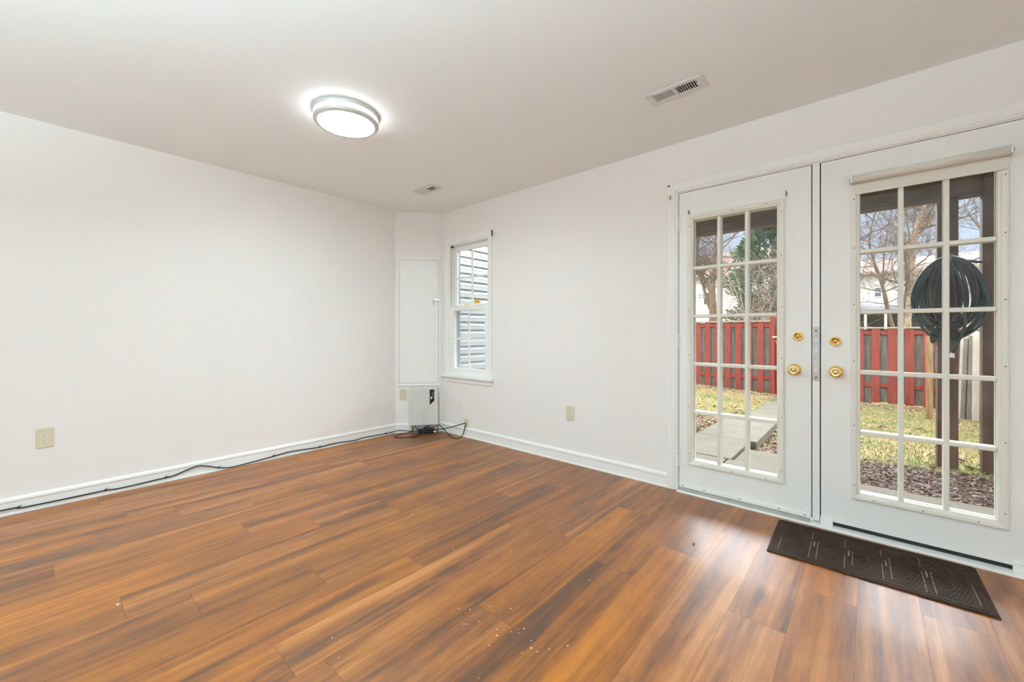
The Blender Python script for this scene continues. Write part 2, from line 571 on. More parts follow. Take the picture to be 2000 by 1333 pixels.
# baseboards: profile in (depth towards the room, height)
BP = [(0, 0), (0.019, 0), (0.019, 0.010), (0.013, 0.014), (0.013, 0.072), (0.017, 0.080), (0.015, 0.092), (0.006, 0.100), (0, 0.102)]


def baseboard(name, a, c, label):
    a, c = Vector(a), Vector(c)
    d = (c - a).normalized()
    nrm = Vector((d.y, -d.x, 0))
    mb = MB()
    n = len(BP)
    vs = [a + nrm * p + Vector((0, 0, z)) for p, z in BP] + [c + nrm * p + Vector((0, 0, z)) for p, z in BP]
    fs = [(i, (i + 1) % n, n + (i + 1) % n, n + i) for i in range(n)] + [tuple(range(n)), tuple(range(2 * n - 1, n - 1, -1))]
    mb.add(vs, fs)
    return tag(mb.build(name, M['trim']), label, 'baseboard', kind='structure')
baseboard('baseboard_left', (0, YB, 0), (0, -0.385, 0), 'white baseboard along the long plain wall, black cable clipped to it')
baseboard('baseboard_corner', (0.004, -0.386, 0), (0.313, -0.005, 0), 'short white baseboard under the white wall unit')
baseboard('baseboard_right', (0.309, 0, 0), (2.800, 0, 0), 'white baseboard between the corner and the glazed doors')
baseboard('baseboard_side', (4.50, 0, 0), (XR, 0, 0), 'white baseboard past the second glazed door')

# ---------------------------------------------------------------- door casing, mullion, threshold
def casing_v(mb, xi, xo, z0, z1):
    """upright moulding: xi the edge at the door, xo the outer edge"""
    s = 1 if xo > xi else -1
    w = abs(xo - xi)
    prof = [(0, 0), (0, -0.008), (0.006, -0.011), (0.014, -0.011), (0.018, -0.014), (w * 0.55, -0.017), (w * 0.72, -0.020), (w - 0.006, -0.020), (w, -0.016), (w, 0)]
    vs = [(xi + s * a, y, z0) for a, y in prof] + [(xi + s * a, y, z1) for a, y in prof]
    n = len(prof)
    mb.add(vs, [(i, (i + 1) % n, n + (i + 1) % n, n + i) for i in range(n)] + [tuple(range(n)), tuple(range(2 * n - 1, n - 1, -1))])


def casing_h(mb, zi, zo, x0, x1):
    w = zo - zi
    prof = [(0, 0), (0, -0.008), (0.006, -0.011), (0.014, -0.011), (0.018, -0.014), (w * 0.55, -0.017), (w * 0.72, -0.020), (w - 0.006, -0.020), (w, -0.016), (w, 0)]
    vs = [(x0, y, zi + a) for a, y in prof] + [(x1, y, zi + a) for a, y in prof]
    n = len(prof)
    mb.add(vs, [(i, (i + 1) % n, n + (i + 1) % n, n + i) for i in range(n)] + [tuple(range(n)), tuple(range(2 * n - 1, n - 1, -1))])


t1 = thing('trim_1', 'white moulded casing around the pair of glazed doors', 'door casing', (3.6, 0, 0))
tag(t1, kind='structure')
b = MB(); casing_v(b, 2.870, 2.800, 0.095, 2.120); b.build('side_casing', M['trim'], t1)
b = MB(); casing_v(b, 4.420, 4.490, 0.0, 2.120); b.build('side_casing', M['trim'], t1)
b = MB(); casing_h(b, 2.056, 2.122, 2.800, 4.490); b.build('head_casing', M['trim'], t1)
b = MB(); casing_v(b, 2.870, 2.797, 0.001, 0.094); b.build('plinth_block', M['trim'], t1)
# jamb lining of the opening (dark weatherstrip behind the gaps)
b = MB()
b.box(2.868, 2.873, 0.0, T, 0.0, 2.052, 0); b.box(4.410, 4.415, 0.0, T, 0.0, 2.052, 0); b.box(2.868, 4.415, 0.0, T, 2.050, 2.055, 0)
b.box(2.873, 2.880, 0.012, 0.03, 0.02, 2.05, 1); b.box(2.873, 4.41, 0.012, 0.03, 2.043, 2.050, 1); b.box(4.403, 4.410, 0.012, 0.03, 0.02, 2.05, 1)
b.build('jamb', [M['trim'], M['dark']], t1)

t2 = thing('trim_2', 'white upright mullion between the two glazed doors with a grey metal plate', 'mullion', (3.638, 0, 0))
tag(t2, kind='structure')
b = MB()
b.box(3.6205, 3.6545, -0.004, 0.05, 0.022, 2.050, 0, 0.002)
b.box(3.612, 3.663, 0.020, 0.060, 0.022, 2.050, 1)
b.build('post', [M['trim'], M['dark']], t2)
b = MB()
b.box(3.6235, 3.6525, -0.0072, -0.0035, 0.815, 1.122, 0, 0.0015)
for z in (1.10, 0.835): b.lathe([(0.0001, 0.0045), (0.005, 0.0042), (0.006, 0.003)], 14, 1, loc_rot(3.638, -0.0045, z) @ TO_ROOM)
for z in (1.045, 0.985, 0.875, 0.925): b.lathe([(0.0001, 0.0035), (0.0045 if z > 0.9 else 0.006, 0.0032)], 14, 2, loc_rot(3.638, -0.0045, z) @ TO_ROOM)
tag(b.build('strike_plate', [M['plate'], M['screw'], M['trim']], t2), 'grey metal strike plate')

t3 = thing('trim_3', 'white threshold strip along the foot of the glazed doors', 'threshold', (3.64, 0, 0))
tag(t3, kind='structure')
b = MB()
b.prism([(-0.044, 0.0), (-0.044, 0.006), (-0.036, 0.010), (0.0, 0.012), (T, 0.012), (T, 0.0)], -4.410, -2.873, 0, Matrix.Rotation(R(90), 4, 'Z'))
b.build('sill', M['trim'], t3)
MB().box(3.660, 4.4025, 0.014, 0.060, 0.0115, 0.0358).build('door_seal', M['dark'], t3)
b = MB()
b.prism([(-0.032, 0.0105), (-0.002, 0.024), (0.012, 0.024), (0.012, 0.0105)], -3.612, -2.876, 0, Matrix.Rotation(R(90), 4, 'Z'))
tag(b.build('aluminium_strip', M['alu'], t3), 'dull grey metal strip under the narrower door')
for x0, x1 in ((3.658, 3.713), (4.352, 4.407)):
    b = MB().box(x0, x1, -0.012, -0.001, 0.012, 0.058, 0, 0.002)
    b.build('corner_block', M['trim'], t3)

# ---------------------------------------------------------------- glazed doors
def make_door(name, x0, x1, z0, lx0, lx1, lz0, lz1, label, glass):
    d = MB()
    zt = 2.046
    gx0, gx1, gz0, gz1 = lx0 + 0.020, lx1 - 0.020, lz0 + 0.020, lz1 - 0.020
    y0, y1 = 0.0, 0.045
    for a, c, e, f in ((x0, gx0, z0, zt), (gx1, x1, z0, zt), (gx0, gx1, z0, gz0), (gx0, gx1, gz1, zt)):
        d.box(a, c, y0, y1, e, f)
    o = d.build(name, M['door'])
    tag(o, label, 'door', kind='structure')
    # raised plastic surround inside and outside
    f = MB()
    f.ring(lx0, lx1, lz0, lz1, [(0.0, 0.0), (0.0, -0.009), (0.003, -0.013), (0.010, -0.014), (0.022, -0.012), (0.027, -0.007), (0.034, -0.006), (0.038, 0.004), (0.038, 0.017)])
    f.ring(lx0, lx1, lz0, lz1, [(0.0, 0.045), (0.0, 0.056), (0.008, 0.059), (0.030, 0.057), (0.038, 0.050), (0.038, 0.025)])
    zs = [lz0 + (lz1 - lz0) * q for q in (0.045, 0.235, 0.44, 0.62, 0.80, 0.955)]
    xs = [lx0 + (lx1 - lx0) * q for q in (0.17, 0.50, 0.83)]
    for px_, pz in [(lx0 + 0.013, z) for z in zs] + [(lx1 - 0.013, z) for z in zs] + [(x, lz0 + 0.013) for x in xs] + [(x, lz1 - 0.013) for x in xs]:
        f.lathe([(0.0001, 0.0155), (0.0026, 0.0152), (0.0034, 0.013)], 8, 1, loc_rot(px_, 0, pz) @ TO_ROOM)
    f.build('glazing_surround', [M['cream'], M['screw']], o)
    ax0, ax1, az0, az1 = lx0 + 0.037, lx1 - 0.037, lz0 + 0.037, lz1 - 0.037
    mu = MB()
    w = 0.0105
    for i in (1, 2):
        x = ax0 + (ax1 - ax0) * i / 3
        for ya, yb in ((-0.007, 0.0185), (0.0245, 0.050)):
            mu.box(x - w, x + w, ya, yb, az0, az1, 0, 0.004)
    for i in (1, 2, 3, 4):
        z = az0 + (az1 - az0) * i / 5
        for ya, yb in ((-0.0065, 0.0185), (0.0245, 0.0495)):
            mu.box(ax0, ax1, ya, yb, z - w, z + w, 0, 0.004)
    mu.build('muntin_grid', M['cream'], o)
    gl = MB().box(ax0 - 0.004, ax1 + 0.004, 0.0195, 0.0235, az0 - 0.004, az1 + 0.004)
    tag(gl.build('glass', glass, o), 'clear glass of fifteen panes')
    return o


def knob(door, x, z):
    k = MB().lathe([(0.0001, 0.0), (0.033, 0.0), (0.033, 0.004), (0.029, 0.009), (0.020, 0.011), (0.012, 0.014), (0.0115, 0.028), (0.018, 0.034), (0.0265, 0.041),
                    (0.0285, 0.050), (0.0265, 0.058), (0.021, 0.062), (0.0125, 0.058), (0.0095, 0.0565)], 36, 0, loc_rot(x, 0, z) @ TO_ROOM)
    ko = k.build('doorknob', M['brass'], door)
    c = MB().lathe([(0.0095, 0.0560), (0.009, 0.0605), (0.006, 0.0620), (0.0001, 0.0620)], 20, 0, loc_rot(x, 0, z) @ TO_ROOM)
    c.box(-0.001, 0.001, -0.004, 0.004, 0.0618, 0.0624, 1, 0, loc_rot(x, 0, z) @ TO_ROOM)
    c.build('key_cylinder', [M['steel'], M['dark']], ko)


def deadbolt(door, x, z):
    k = MB().lathe([(0.0001, 0.0), (0.0275, 0.0), (0.0275, 0.003), (0.0245, 0.013), (0.0225, 0.0155), (0.0190, 0.0155), (0.0185, 0.0135), (0.0001, 0.0135)], 36, 0, loc_rot(x, 0, z) @ TO_ROOM)
    ko = k.build('deadbolt', M['brass'], door)
    q = loc_rot(x, 0, z) @ TO_ROOM
    c = MB().lathe([(0.0085, 0.0130), (0.0085, 0.0155), (0.0001, 0.0160)], 20, 0, q)
    c.box(-0.0009, 0.0009, -0.0045, 0.0030, 0.0158, 0.0164, 1, 0, q)
    for s in (-1, 1): c.box(s * 0.0125 - 0.0025, s * 0.0125 + 0.0025, -0.0012, 0.0022, 0.0132, 0.0139, 1, 0, q)
    c.build('key_cylinder', [M['brass'], M['dark']], ko)


d1 = make_door('door_1', 2.877, 3.6155, 0.026, 2.934, 3.487, 0.190, 1.884, 'narrower-looking white glazed door hinged beside the baseboard, no blind, path outside', M['glass'])
d2 = make_door('door_2', 3.6600, 4.4025, 0.036, 3.790, 4.343, 0.190, 1.884, 'white glazed door with the rolled cream blind and a doormat at its foot', M['dusty'])
knob(d1, 3.537, 0.872); deadbolt(d1, 3.552, 1.066)
knob(d2, 3.727, 0.872); deadbolt(d2, 3.723, 1.040)
for z0_, z1_ in ((1.786, 1.900), (0.982, 1.080), (0.168, 0.275)):
    h = MB()
    nz = 5
    for i in range(nz):
        a = z0_ + (z1_ - z0_) * i / nz
        h.lathe([(0.0001, a), (0.0056, a), (0.0056, a + (z1_ - z0_) / nz - 0.0012), (0.0048, a + (z1_ - z0_) / nz)], 12, 0, loc_rot(2.8735, -0.0065, 0))
    h.box(2.874, 2.892, -0.0022, 0.001, z0_, z1_)
    h.build('hinge', M['trim'], d1)
s_ = MB().box(2.882, 3.611, -0.006, 0.001, 0.0265, 0.052, 0, 0.002)
for x in (2.905, 3.04, 3.25, 3.46, 3.585): s_.lathe([(0.0001, 0.0072), (0.0035, 0.0068), (0.0042, 0.006)], 8, 1, loc_rot(x, 0, 0.040) @ TO_ROOM)
s_.build('door_sweep', [M['trim'], M['screw']], d1)
for x, z, s in ((2.942, 1.903, 1), (3.497, 1.908, -1)):
    h = MB().box(x - 0.004, x + 0.004, -0.003, 0.0, z - 0.012, z + 0.014, 0)
    h.tube([(x, -0.002, z + 0.002), (x, -0.016, z + 0.001), (x, -0.020, z + 0.006), (x + 0.002 * s, -0.020, z + 0.016)], 0.0018, 8)
    h.build('curtain_hook', M['screw'], d1)

sh = thing('roller_shade', 'rolled-up cream roller shade across the top of the second glazed door', 'window shade', (4.07, -0.034, 1.88))
AX = Matrix.Translation((0, -0.034, 1.9085)) @ Matrix.Rotation(R(90), 4, 'Y')
b = MB()
b.lathe([(0.0001, 3.797), (0.0215, 3.797), (0.0215, 4.340), (0.0001, 4.340)], 28, 0, AX)
b.build('fabric_roll', M['fabric'], sh)
b = MB()
b.box(3.808, 4.335, -0.0170, -0.0155, 1.842, 1.905, 0)
b.box(3.806, 4.337, -0.0195, -0.0145, 1.830, 1.8435, 0, 0.002)
b.build('hem', M['fabric'], sh)
for x0_, x1_ in ((3.788, 3.7965), (4.3405, 4.349)):
    b = MB().box(x0_, x1_, -0.048, 0.0, 1.892, 1.925, 0, 0.0015)
    b.lathe([(0.0001, x0_ - 0.002), (0.010, x0_ - 0.002), (0.010, x1_ + 0.002), (0.0001, x1_ + 0.002)], 16, 1, AX)
    b.build('bracket', [M['steel'], M['dark']], sh)

lt = thing('door_latch', 'small tarnished brass latch high on the door casing beside the top hinge', 'latch', (2.822, -0.02, 2.02))
b = MB().box(2.815, 2.829, -0.0225, -0.0195, 2.012, 2.044, 0, 0.001)
b.build('plate', M['brass'], lt)
b = MB().tube([(2.822, -0.0225, 2.036), (2.822, -0.034, 2.034), (2.822, -0.036, 2.026), (2.822, -0.030, 2.018), (2.822, -0.024, 2.014)], 0.003, 8)
b.lathe([(0.0001, 0.0), (0.007, 0.0), (0.006, 0.008), (0.0001, 0.010)], 12, 0, loc_rot(2.822, -0.0222, 2.028) @ TO_ROOM)
b.build('catch', M['steel'], lt)

# ---------------------------------------------------------------- small window
w = thing('window_1', 'narrow white double-hung window beside the slanted corner, siding outside', 'window', (0.735, 0, 0.57))
tag(w, kind='structure')
b = MB()
casing_v(b, 0.443, 0.388, 0.636, 2.095); casing_v(b, 1.027, 1.084, 0.636, 2.095); casing_h(b, 2.028, 2.096, 0.388, 1.084)
b.build('casing', M['trim'], w)
b = MB()
b.box(0.345, 1.108, -0.044, 0.10, 0.608, 0.6375, 0, 0.005)
b.build('sill', M['trim'], w)
b = MB().box(0.362, 1.080, -0.013, 0.0, 0.560, 0.6085, 0, 0.003)
b.build('apron', M['trim'], w)
b = MB()
b.box(0.44, 0.446, 0.0, T, 0.6375, 2.03); b.box(1.024, 1.03, 0.0, T, 0.6375, 2.03); b.box(0.44, 1.03, 0.0, T, 2.022, 2.03)
b.box(0.446, 0.452, 0.0, 0.006, 0.6375, 2.022); b.box(1.018, 1.024, 0.0, 0.006, 0.6375, 2.022)
b.box(0.446, 0.4555, 0.038, 0.048, 1.34, 2.022, 0); b.box(0.446, 0.449, 0.006, 0.038, 1.368, 2.022, 1); b.box(0.448, 0.4585, 0.012, 0.0325, 1.368, 2.005, 0, 0.002)
b.box(0.446, 0.4655, 0.006, 0.036, 2.008, 2.022, 1)
b.build('jamb', [M['trim'], M['dark']], w)


def sash(name, z0, z1, y0, y1, gz0, gz1, gx0, gx1, barz, mx):
    s = MB()
    for a, c, e, f in ((0.4485, gx0, z0, z1), (gx1, 1.0215, z0, z1), (gx0, gx1, z0, gz0), (gx0, gx1, gz1, z1)):
        s.box(a, c, y0, y1, e, f)
    s.ring(gx0 - 0.006, gx1 + 0.006, gz0 - 0.006, gz1 + 0.006, [(0, y0), (0.002, y0 - 0.002), (0.006, y0), (0.011, y0 + 0.010)])
    o = s.build(name, M['trim'], w)
    ym = (y0 + y1) / 2
    m_ = MB().box(mx - 0.0115, mx + 0.0115, ym - 0.012, ym - 0.0015, gz0, gz1, 0, 0.003).box(gx0, gx1, ym - 0.0115, ym - 0.0015, barz - 0.010, barz + 0.010, 0, 0.003)
    m_.build('muntin', M['trim'], o)
    MB().box(gx0 - 0.003, gx1 + 0.003, ym - 0.001, ym + 0.002, gz0 - 0.003, gz1 + 0.003).build('glass', M['glass'], o)
    return o


sash('lower_sash', 0.6385, 1.368, 0.006, 0.036, 0.708, 1.322, 0.497, 0.973, 1.020, 0.736)
us = sash('upper_sash', 1.335, 2.021, 0.050, 0.080, 1.385, 1.968, 0.497, 0.973, 1.672, 0.738)
b = MB().box(0.772, 0.850, 0.0485, 0.0495, 1.3885, 1.423, 0).box(0.850, 0.868, 0.0485, 0.0495, 1.3885, 1.423, 1)
tag(b.build('sticker', [M['yellow'], M['label']], us), 'small yellow sticker')
b = MB().box(0.665, 0.700, 0.008, 0.034, 1.3685, 1.374, 0, 0.002)
b.lathe([(0.0001, 0.012), (0.011, 0.010), (0.012, 0.0)], 14, 0, loc_rot(0.682, 0.022, 1.373)); b.box(0.676, 0.720, 0.012, 0.020, 1.380, 1.387, 0, 0.002)
tag(b.build('sash_lock', M['brass'], w), 'brass sash lock')
b = MB()
b.ring(0.446, 1.024, 0.64, 2.022, [(0, 0.110), (0.0, 0.105), (0.028, 0.105), (0.028, 0.125), (0.0, 0.125)], 0)
b.box(0.474, 0.996, 0.105, 0.122, 1.325, 1.352, 0)
b.build('storm_frame', M['stormframe'], w)

# ---------------------------------------------------------------- corner wall: access panel, white unit, outlets
ap = thing('access_panel', 'tall white painted access panel on the slanted corner wall, closed with a small hasp', 'access panel', tuple(CM @ Vector((0.26, -0.01, 0.505))))
b = MB()
b.ring(0.018, 0.491, 0.505, 1.905, [(0, 0), (0, -0.014), (0.003, -0.017), (0.012, -0.017), (0.017, -0.012), (0.024, -0.012), (0.0265, -0.010), (0.0265, 0.0)], 0, CM)
b.build('frame', M['trim'], ap)
b = MB().box(0.0475, 0.4615, -0.0105, 0.0, 0.5345, 1.8755, 0, 0.0015, CM)
b.box(0.0440, 0.0478, -0.0035, 0.0, 0.531, 1.879, 1, 0, CM).box(0.4612, 0.465, -0.0035, 0.0, 0.531, 1.879, 1, 0, CM).box(0.0440, 0.465, -0.0035, 0.0, 1.8752, 1.879, 1, 0, CM)
ad = b.build('panel_door', [M['door'], M['groove']], ap)
for z in (0.70, 1.16, 1.72):
    q = MB().lathe([(0.0001, z), (0.0035, z), (0.0035, z + 0.05), (0.0001, z + 0.05)], 8, 0, CM @ loc_rot(0.0455, -0.0135, 0))
    q.build('hinge', M['trim'], ap)
b = MB().box(0.405, 0.482, -0.0215, -0.0175, 1.436, 1.456, 0, 0.001, CM)
b.box(0.462, 0.482, -0.0235, -0.017, 1.430, 1.462, 0, 0.001, CM)
hp = b.build('hasp', M['steel'], ap)
b = MB().box(0.402, 0.418, -0.030, -0.0125, 1.396, 1.420, 0, 0.003, CM)
b.tube([CM @ Vector(p) for p in ((0.405, -0.021, 1.418), (0.405, -0.022, 1.442), (0.410, -0.022, 1.450), (0.415, -0.022, 1.442), (0.415, -0.021, 1.418))], 0.0018, 8, 0)
b.build('padlock', M['steel'], hp)
b = MB().lathe([(0.0001, 0.017), (0.005, 0.016), (0.007, 0.010)], 14, 0, CM @ loc_rot(0.428, 0, 1.283) @ TO_ROOM)
b.build('button', M['trim'], ap)

un = thing('network_box', 'white wall-mounted network box with a black display strip, under the access panel', 'network box', tuple(CM @ Vector((0.30, -0.05, 0.09))))
b = MB().box(0.150, 0.456, -0.095, -0.022, 0.089, 0.484, 0, 0.006, CM)
for a, c in (((0.369, 0.306), (0.296, 0.226)), ((0.296, 0.226), (0.297, 0.094)), ((0.322, 0.235), (0.322, 0.094))):
    d_ = Vector((c[0] - a[0], 0, c[1] - a[1])); n_ = Vector((d_.z, 0, -d_.x)).normalized() * 0.0011
    b.prism([(a[0] + n_.x, a[1] + n_.z), (a[0] - n_.x, a[1] - n_.z), (c[0] - n_.x, c[1] - n_.z), (c[0] + n_.x, c[1] + n_.z)], -0.0954, -0.0948, 1, CM)
for z, x0_, x1_ in ((0.138, 0.402, 0.428), (0.126, 0.404, 0.422)): b.box(x0_, x1_, -0.0953, -0.0949, z, z + 0.003, 1, 0, CM)
b.build('housing', [M['unit'], M['groove']], un)
b = MB().prism([(0.368, 0.472), (0.418, 0.472), (0.418, 0.354), (0.369, 0.305)], -0.0968, -0.0945, 0, CM)
for i in range(7): b.box(0.392, 0.412, -0.0972, -0.0967, 0.378 + i * 0.0105, 0.3805 + i * 0.0105, 1, 0, CM)
for z in (0.376, 0.389): b.lathe([(0.0001, 0.0976), (0.0045, 0.0974), (0.005, 0.0966)], 10, 2, CM @ loc_rot(0.3845, 0, z) @ TO_ROOM)
tag(b.build('display', [M['black'], M['groove'], M['led']], un), 'black display strip with two white lights')
b = MB().box(0.165, 0.190, -0.040, -0.0195, 0.012, 0.10, 0, 0.002, CM).box(0.385, 0.440, -0.040, -0.0195, 0.05, 0.10, 0, 0.002, CM).box(0.16, 0.45, -0.0225, 0.0, 0.11, 0.47, 0, 0, CM)
tag(b.build('mounting_bracket', M['tan'], un), 'tan mounting bracket')


def make_outlet(name, label, loc, rotz, w_=0.070, h_=0.115, duplex=True, mt='beige'):
    """duplex receptacle in local coordinates facing -Y"""
    o = thing(name, label, 'outlet', (0, 0, 0), 'wall outlets')
    b = MB().box(-w_ / 2, w_ / 2, -0.0062, 0.0, -h_ / 2, h_ / 2, 0, 0.0028)
    b.build('cover_plate', M[mt], o)
    for s in (1, -1):
        b = MB()
        pts = []
        for i in range(24):
            q = 2 * math.pi * i / 24
            pts.append((0.0172 * math.cos(q), max(-0.0125, min(0.0125, 0.0172 * math.sin(q))) + s * 0.0195))
        b.prism(pts, -0.0078, -0.005, 0)
        for x, hh in ((-0.0062, 0.0085), (0.0062, 0.0068)): b.box(x - 0.0012, x + 0.0012, -0.0081, -0.0075, s * 0.0195 + 0.003 - hh / 2 + 0.001, s * 0.0195 + 0.003 + hh / 2 + 0.001, 1)
        b.lathe([(0.0001, 0.0081), (0.0026, 0.0081), (0.0026, 0.0075)], 10, 1, loc_rot(0, 0, s * 0.0195 - 0.0072) @ TO_ROOM)
        b.build('socket', [M['ivory'] if mt == 'beige' else M['beige'], M['dark']], o)
    b = MB().lathe([(0.0001, 0.0078), (0.0024, 0.0075), (0.003, 0.006)], 10, 0, TO_ROOM)
    b.build('screw', M['ivory'], o)
    o.location = loc
    o.rotation_euler = (0, 0, R(rotz))
    return o


ol = make_outlet('wall_outlet', 'beige outlet low on the long plain wall', (0, -2.890, 0.433), 90, 0.074, 0.122)
copy_tree(ol, (1.987, 0, 0.415), 0, 'beige outlet between the narrow window and the glazed doors')
copy_tree(ol, tuple(CM @ Vector((0.086, 0, 0.412))), R(CANG), 'beige outlet on the slanted wall beside the white network box')
op = thing('cable_outlet', 'cream wall plate just above the baseboard with black cables plugged in', 'outlet', (0.712, 0, 0.078), 'wall outlets')
b = MB().box(0.677, 0.747, -0.0062, 0.0, 0.0785, 0.1925, 0, 0.0025)
b.build('cover_plate', M['ivory'], op)
b = MB().lathe([(0.0001, 0.009), (0.004, 0.0085), (0.0045, 0.006)], 10, 0, loc_rot(0.712, 0, 0.172) @ TO_ROOM); b.build('screw', M['screw'], op)

# ---------------------------------------------------------------- cables and adapter
def smooth(pts, n=6):
    P = [Vector(p) for p in pts]
    out = []
    for i in range(len(P) - 1):
        p0, p1, p2, p3 = P[max(i - 1, 0)], P[i], P[i + 1], P[min(i + 2, len(P) - 1)]
        for k in range(n):
            t = k / n
            out.append(0.5 * ((2 * p1) + (p2 - p0) * t + (2 * p0 - 5 * p1 + 4 * p2 - p3) * t * t + (3 * p1 - p0 - 3 * p2 + p3) * t ** 3))
    out.append(P[-1])
    return out


cpts = [(-5.4, .040), (-4.2, .040), (-3.5, .038), (-3.063, 0.040), (-2.994, 0.036), (-2.97, 0.032), (-2.776, 0.031), (-2.622, 0.032), (-2.548, 0.026), (-2.311, 0.034), (-2.264, 0.037), (-2.143, 0.069), (-2.08, 0.061),
        (-1.988, 0.026), (-1.912, 0.010), (-1.761, 0.015), (-1.599, 0.026), (-1.459, 0.036), (-1.209, 0.022), (-1.074, 0.027), (-0.858, 0.016), (-0.781, 0.024), (-0.521, 0.018), (-0.43, 0.020)]
tail = [tuple(CM @ Vector(p)) for p in ((0.03, -0.024, 0.028), (0.10, -0.028, 0.024), (0.18, -0.05, 0.020), (0.26, -0.062, 0.022))]
cb = thing('coaxial_cable', 'long black cable clipped along the baseboard of the long plain wall', 'cable', (0.02, -2.0, 0.02))
b = MB().tube(smooth([(0.0225, y, z) for y, z in cpts] + tail), 0.0043, 8)
b.build('cord', M['cable'], cb)
for y in (-2.994, -2.622, -2.311, -1.99, -1.599, -1.209, -0.521):
    z = min(cpts, key=lambda c: abs(c[0] - y))[1]
    b = MB().box(0.0135, 0.0275, y - 0.006, y + 0.006, z - 0.005, z + 0.006, 0, 0.002)
    b.tube([(0.016, y, z + 0.006), (0.026, y + 0.012, z + 0.013)], 0.002, 6)
    b.build('cable_clip', M['black'], cb)


def cv(*p): return tuple(CM @ Vector(p))


pa = thing('power_adapter', 'black power adapter lying on the floor under the white network box', 'adapter', cv(0.34, -0.1, 0.0))
b = MB().box(0.245, 0.405, -0.105, -0.048, 0.0005, 0.034, 0, 0.006, CM).box(0.300, 0.415, -0.100, -0.052, 0.030, 0.056, 0, 0.008, CM)
b.build('case', M['black'], pa)
b = MB().box(0.4055, 0.447, -0.098, -0.058, 0.004, 0.034, 0, 0.003, CM).box(0.410, 0.440, -0.0988, -0.0975, 0.009, 0.029, 1, 0, CM)
tag(b.build('plug_end', [M['black'], M['label']], pa), 'black plug end with a silver label')
cords = [
    ('electrical_cable', 'black cord pulled tight from the adapter up to the cream wall plate', [cv(0.44, -0.085, 0.035), cv(0.50, -0.10, 0.045), (0.45, -0.10, 0.058), (0.58, -0.055, 0.10), (0.69, -0.018, 0.140), (0.711, -0.004, 0.146)], 0.0047),
    ('electrical_cable', 'black cord drooping to the floor below the cream wall plate', [cv(0.40, -0.060, 0.090), cv(0.44, -0.064, 0.093), (0.44, -0.10, 0.075), (0.55, -0.125, 0.034), (0.64, -0.135, 0.0085), (0.715, -0.122, 0.006), (0.735, -0.075, 0.04), (0.715, -0.025, 0.110), (0.711, -0.004, 0.138)], 0.0047),
    ('electrical_cable', 'black cord looping out over the floor before the slanted wall', [cv(0.40, -0.062, 0.089), cv(0.36, -0.066, 0.080), cv(0.26, -0.09, 0.040), cv(0.12, -0.105, 0.016), (0.150, -0.490, 0.0075), (0.199, -0.503, 0.0045), (0.265, -0.466, 0.0045), (0.30, -0.395, 0.0045), (0.315, -0.335, 0.008), cv(0.30, -0.112, 0.012), cv(0.34, -0.108, 0.03)], 0.0044),
    ('electrical_cable', 'short black cord hanging from the near end of the white network box', [cv(0.188, -0.060, 0.089), cv(0.192, -0.066, 0.05), cv(0.190, -0.072, 0.012), cv(0.22, -0.085, 0.006), cv(0.262, -0.082, 0.014)], 0.0042),
    ('electrical_cable', 'black cord curving below the middle of the white network box', [cv(0.215, -0.058, 0.089), cv(0.222, -0.064, 0.055), cv(0.26, -0.072, 0.042), cv(0.33, -0.07, 0.062), cv(0.365, -0.062, 0.089)], 0.0040),
    ('electrical_cable', 'black cord between the far end of the white network box and the adapter plug', [cv(0.435, -0.050, 0.089), cv(0.452, -0.056, 0.06), cv(0.455, -0.07, 0.034), cv(0.446, -0.08, 0.024)], 0.0042),
]
for n_, l_, p_, r_ in cords:
    b = MB().tube(smooth(p_, 8), r_, 8)
    tag(b.build(n_, M['cable']), l_, 'cable', 'cords under the network box')
b = MB().tube(smooth([(0.700, -0.007, 0.085), (0.690, -0.022, 0.050), (0.66, -0.026, 0.030), (0.58, -0.03, 0.018), (0.50, -0.028, 0.016), (0.43, -0.034, 0.018)], 8), 0.0016, 6)
tag(b.build('wall_cable', M['ivory']), 'thin pale wire dropping from the cream wall plate along the baseboard', 'cable', 'cords under the network box')

# ---------------------------------------------------------------- ceiling fixtures
def make_lamp(x, y, label):
    o = thing('ceiling_light', label, 'ceiling light', (0, 0, 0), 'round flush ceiling lights')
    b = MB().lathe([(0.150, 0.0), (0.181, 0.0), (0.184, -0.003), (0.184, -0.020), (0.180, -0.024), (0.1658, -0.024)], 64)
    b.build('top_ring', M['nickel'], o)
    b = MB().lathe([(0.1655, -0.001), (0.1655, -0.058)], 64, 0)
    sd = b.build('side_band', M['lamp_side'], o)
    b = MB().lathe([(0.1655, -0.058), (0.163, -0.0605), (0.1545, -0.066), (0.12, -0.0715), (0.06, -0.0740), (0.0001, -0.0745)], 64)
    b.build('diffuser', M['lamp_disc'], o)
    b = MB().lathe([(0.1665, -0.047), (0.178, -0.047), (0.182, -0.051), (0.182, -0.061), (0.173, -0.0685), (0.1560, -0.0700), (0.1555, -0.0670), (0.1665, -0.0600), (0.1665, -0.047)], 64)
    b.build('lower_ring', M['nickel'], o)
    for k in range(3):
        q = R(25 + 120 * k)
        b = MB().tube([(0.174 * math.cos(q), 0.174 * math.sin(q), -0.015), (0.174 * math.cos(q), 0.174 * math.sin(q), -0.052)], 0.0022, 8)
        b.build('post', M['nickel'], o)
    o.location = (x, y, H)
    return o


lamp = make_lamp(1.515, -1.700, 'round flush ceiling light, lit, above the middle of the floor')
copy_tree(lamp, (3.60, -3.65, H), None, 'added fill copy of the round flush ceiling light, unseen behind the camera')  # second fixture added out of view as fill light


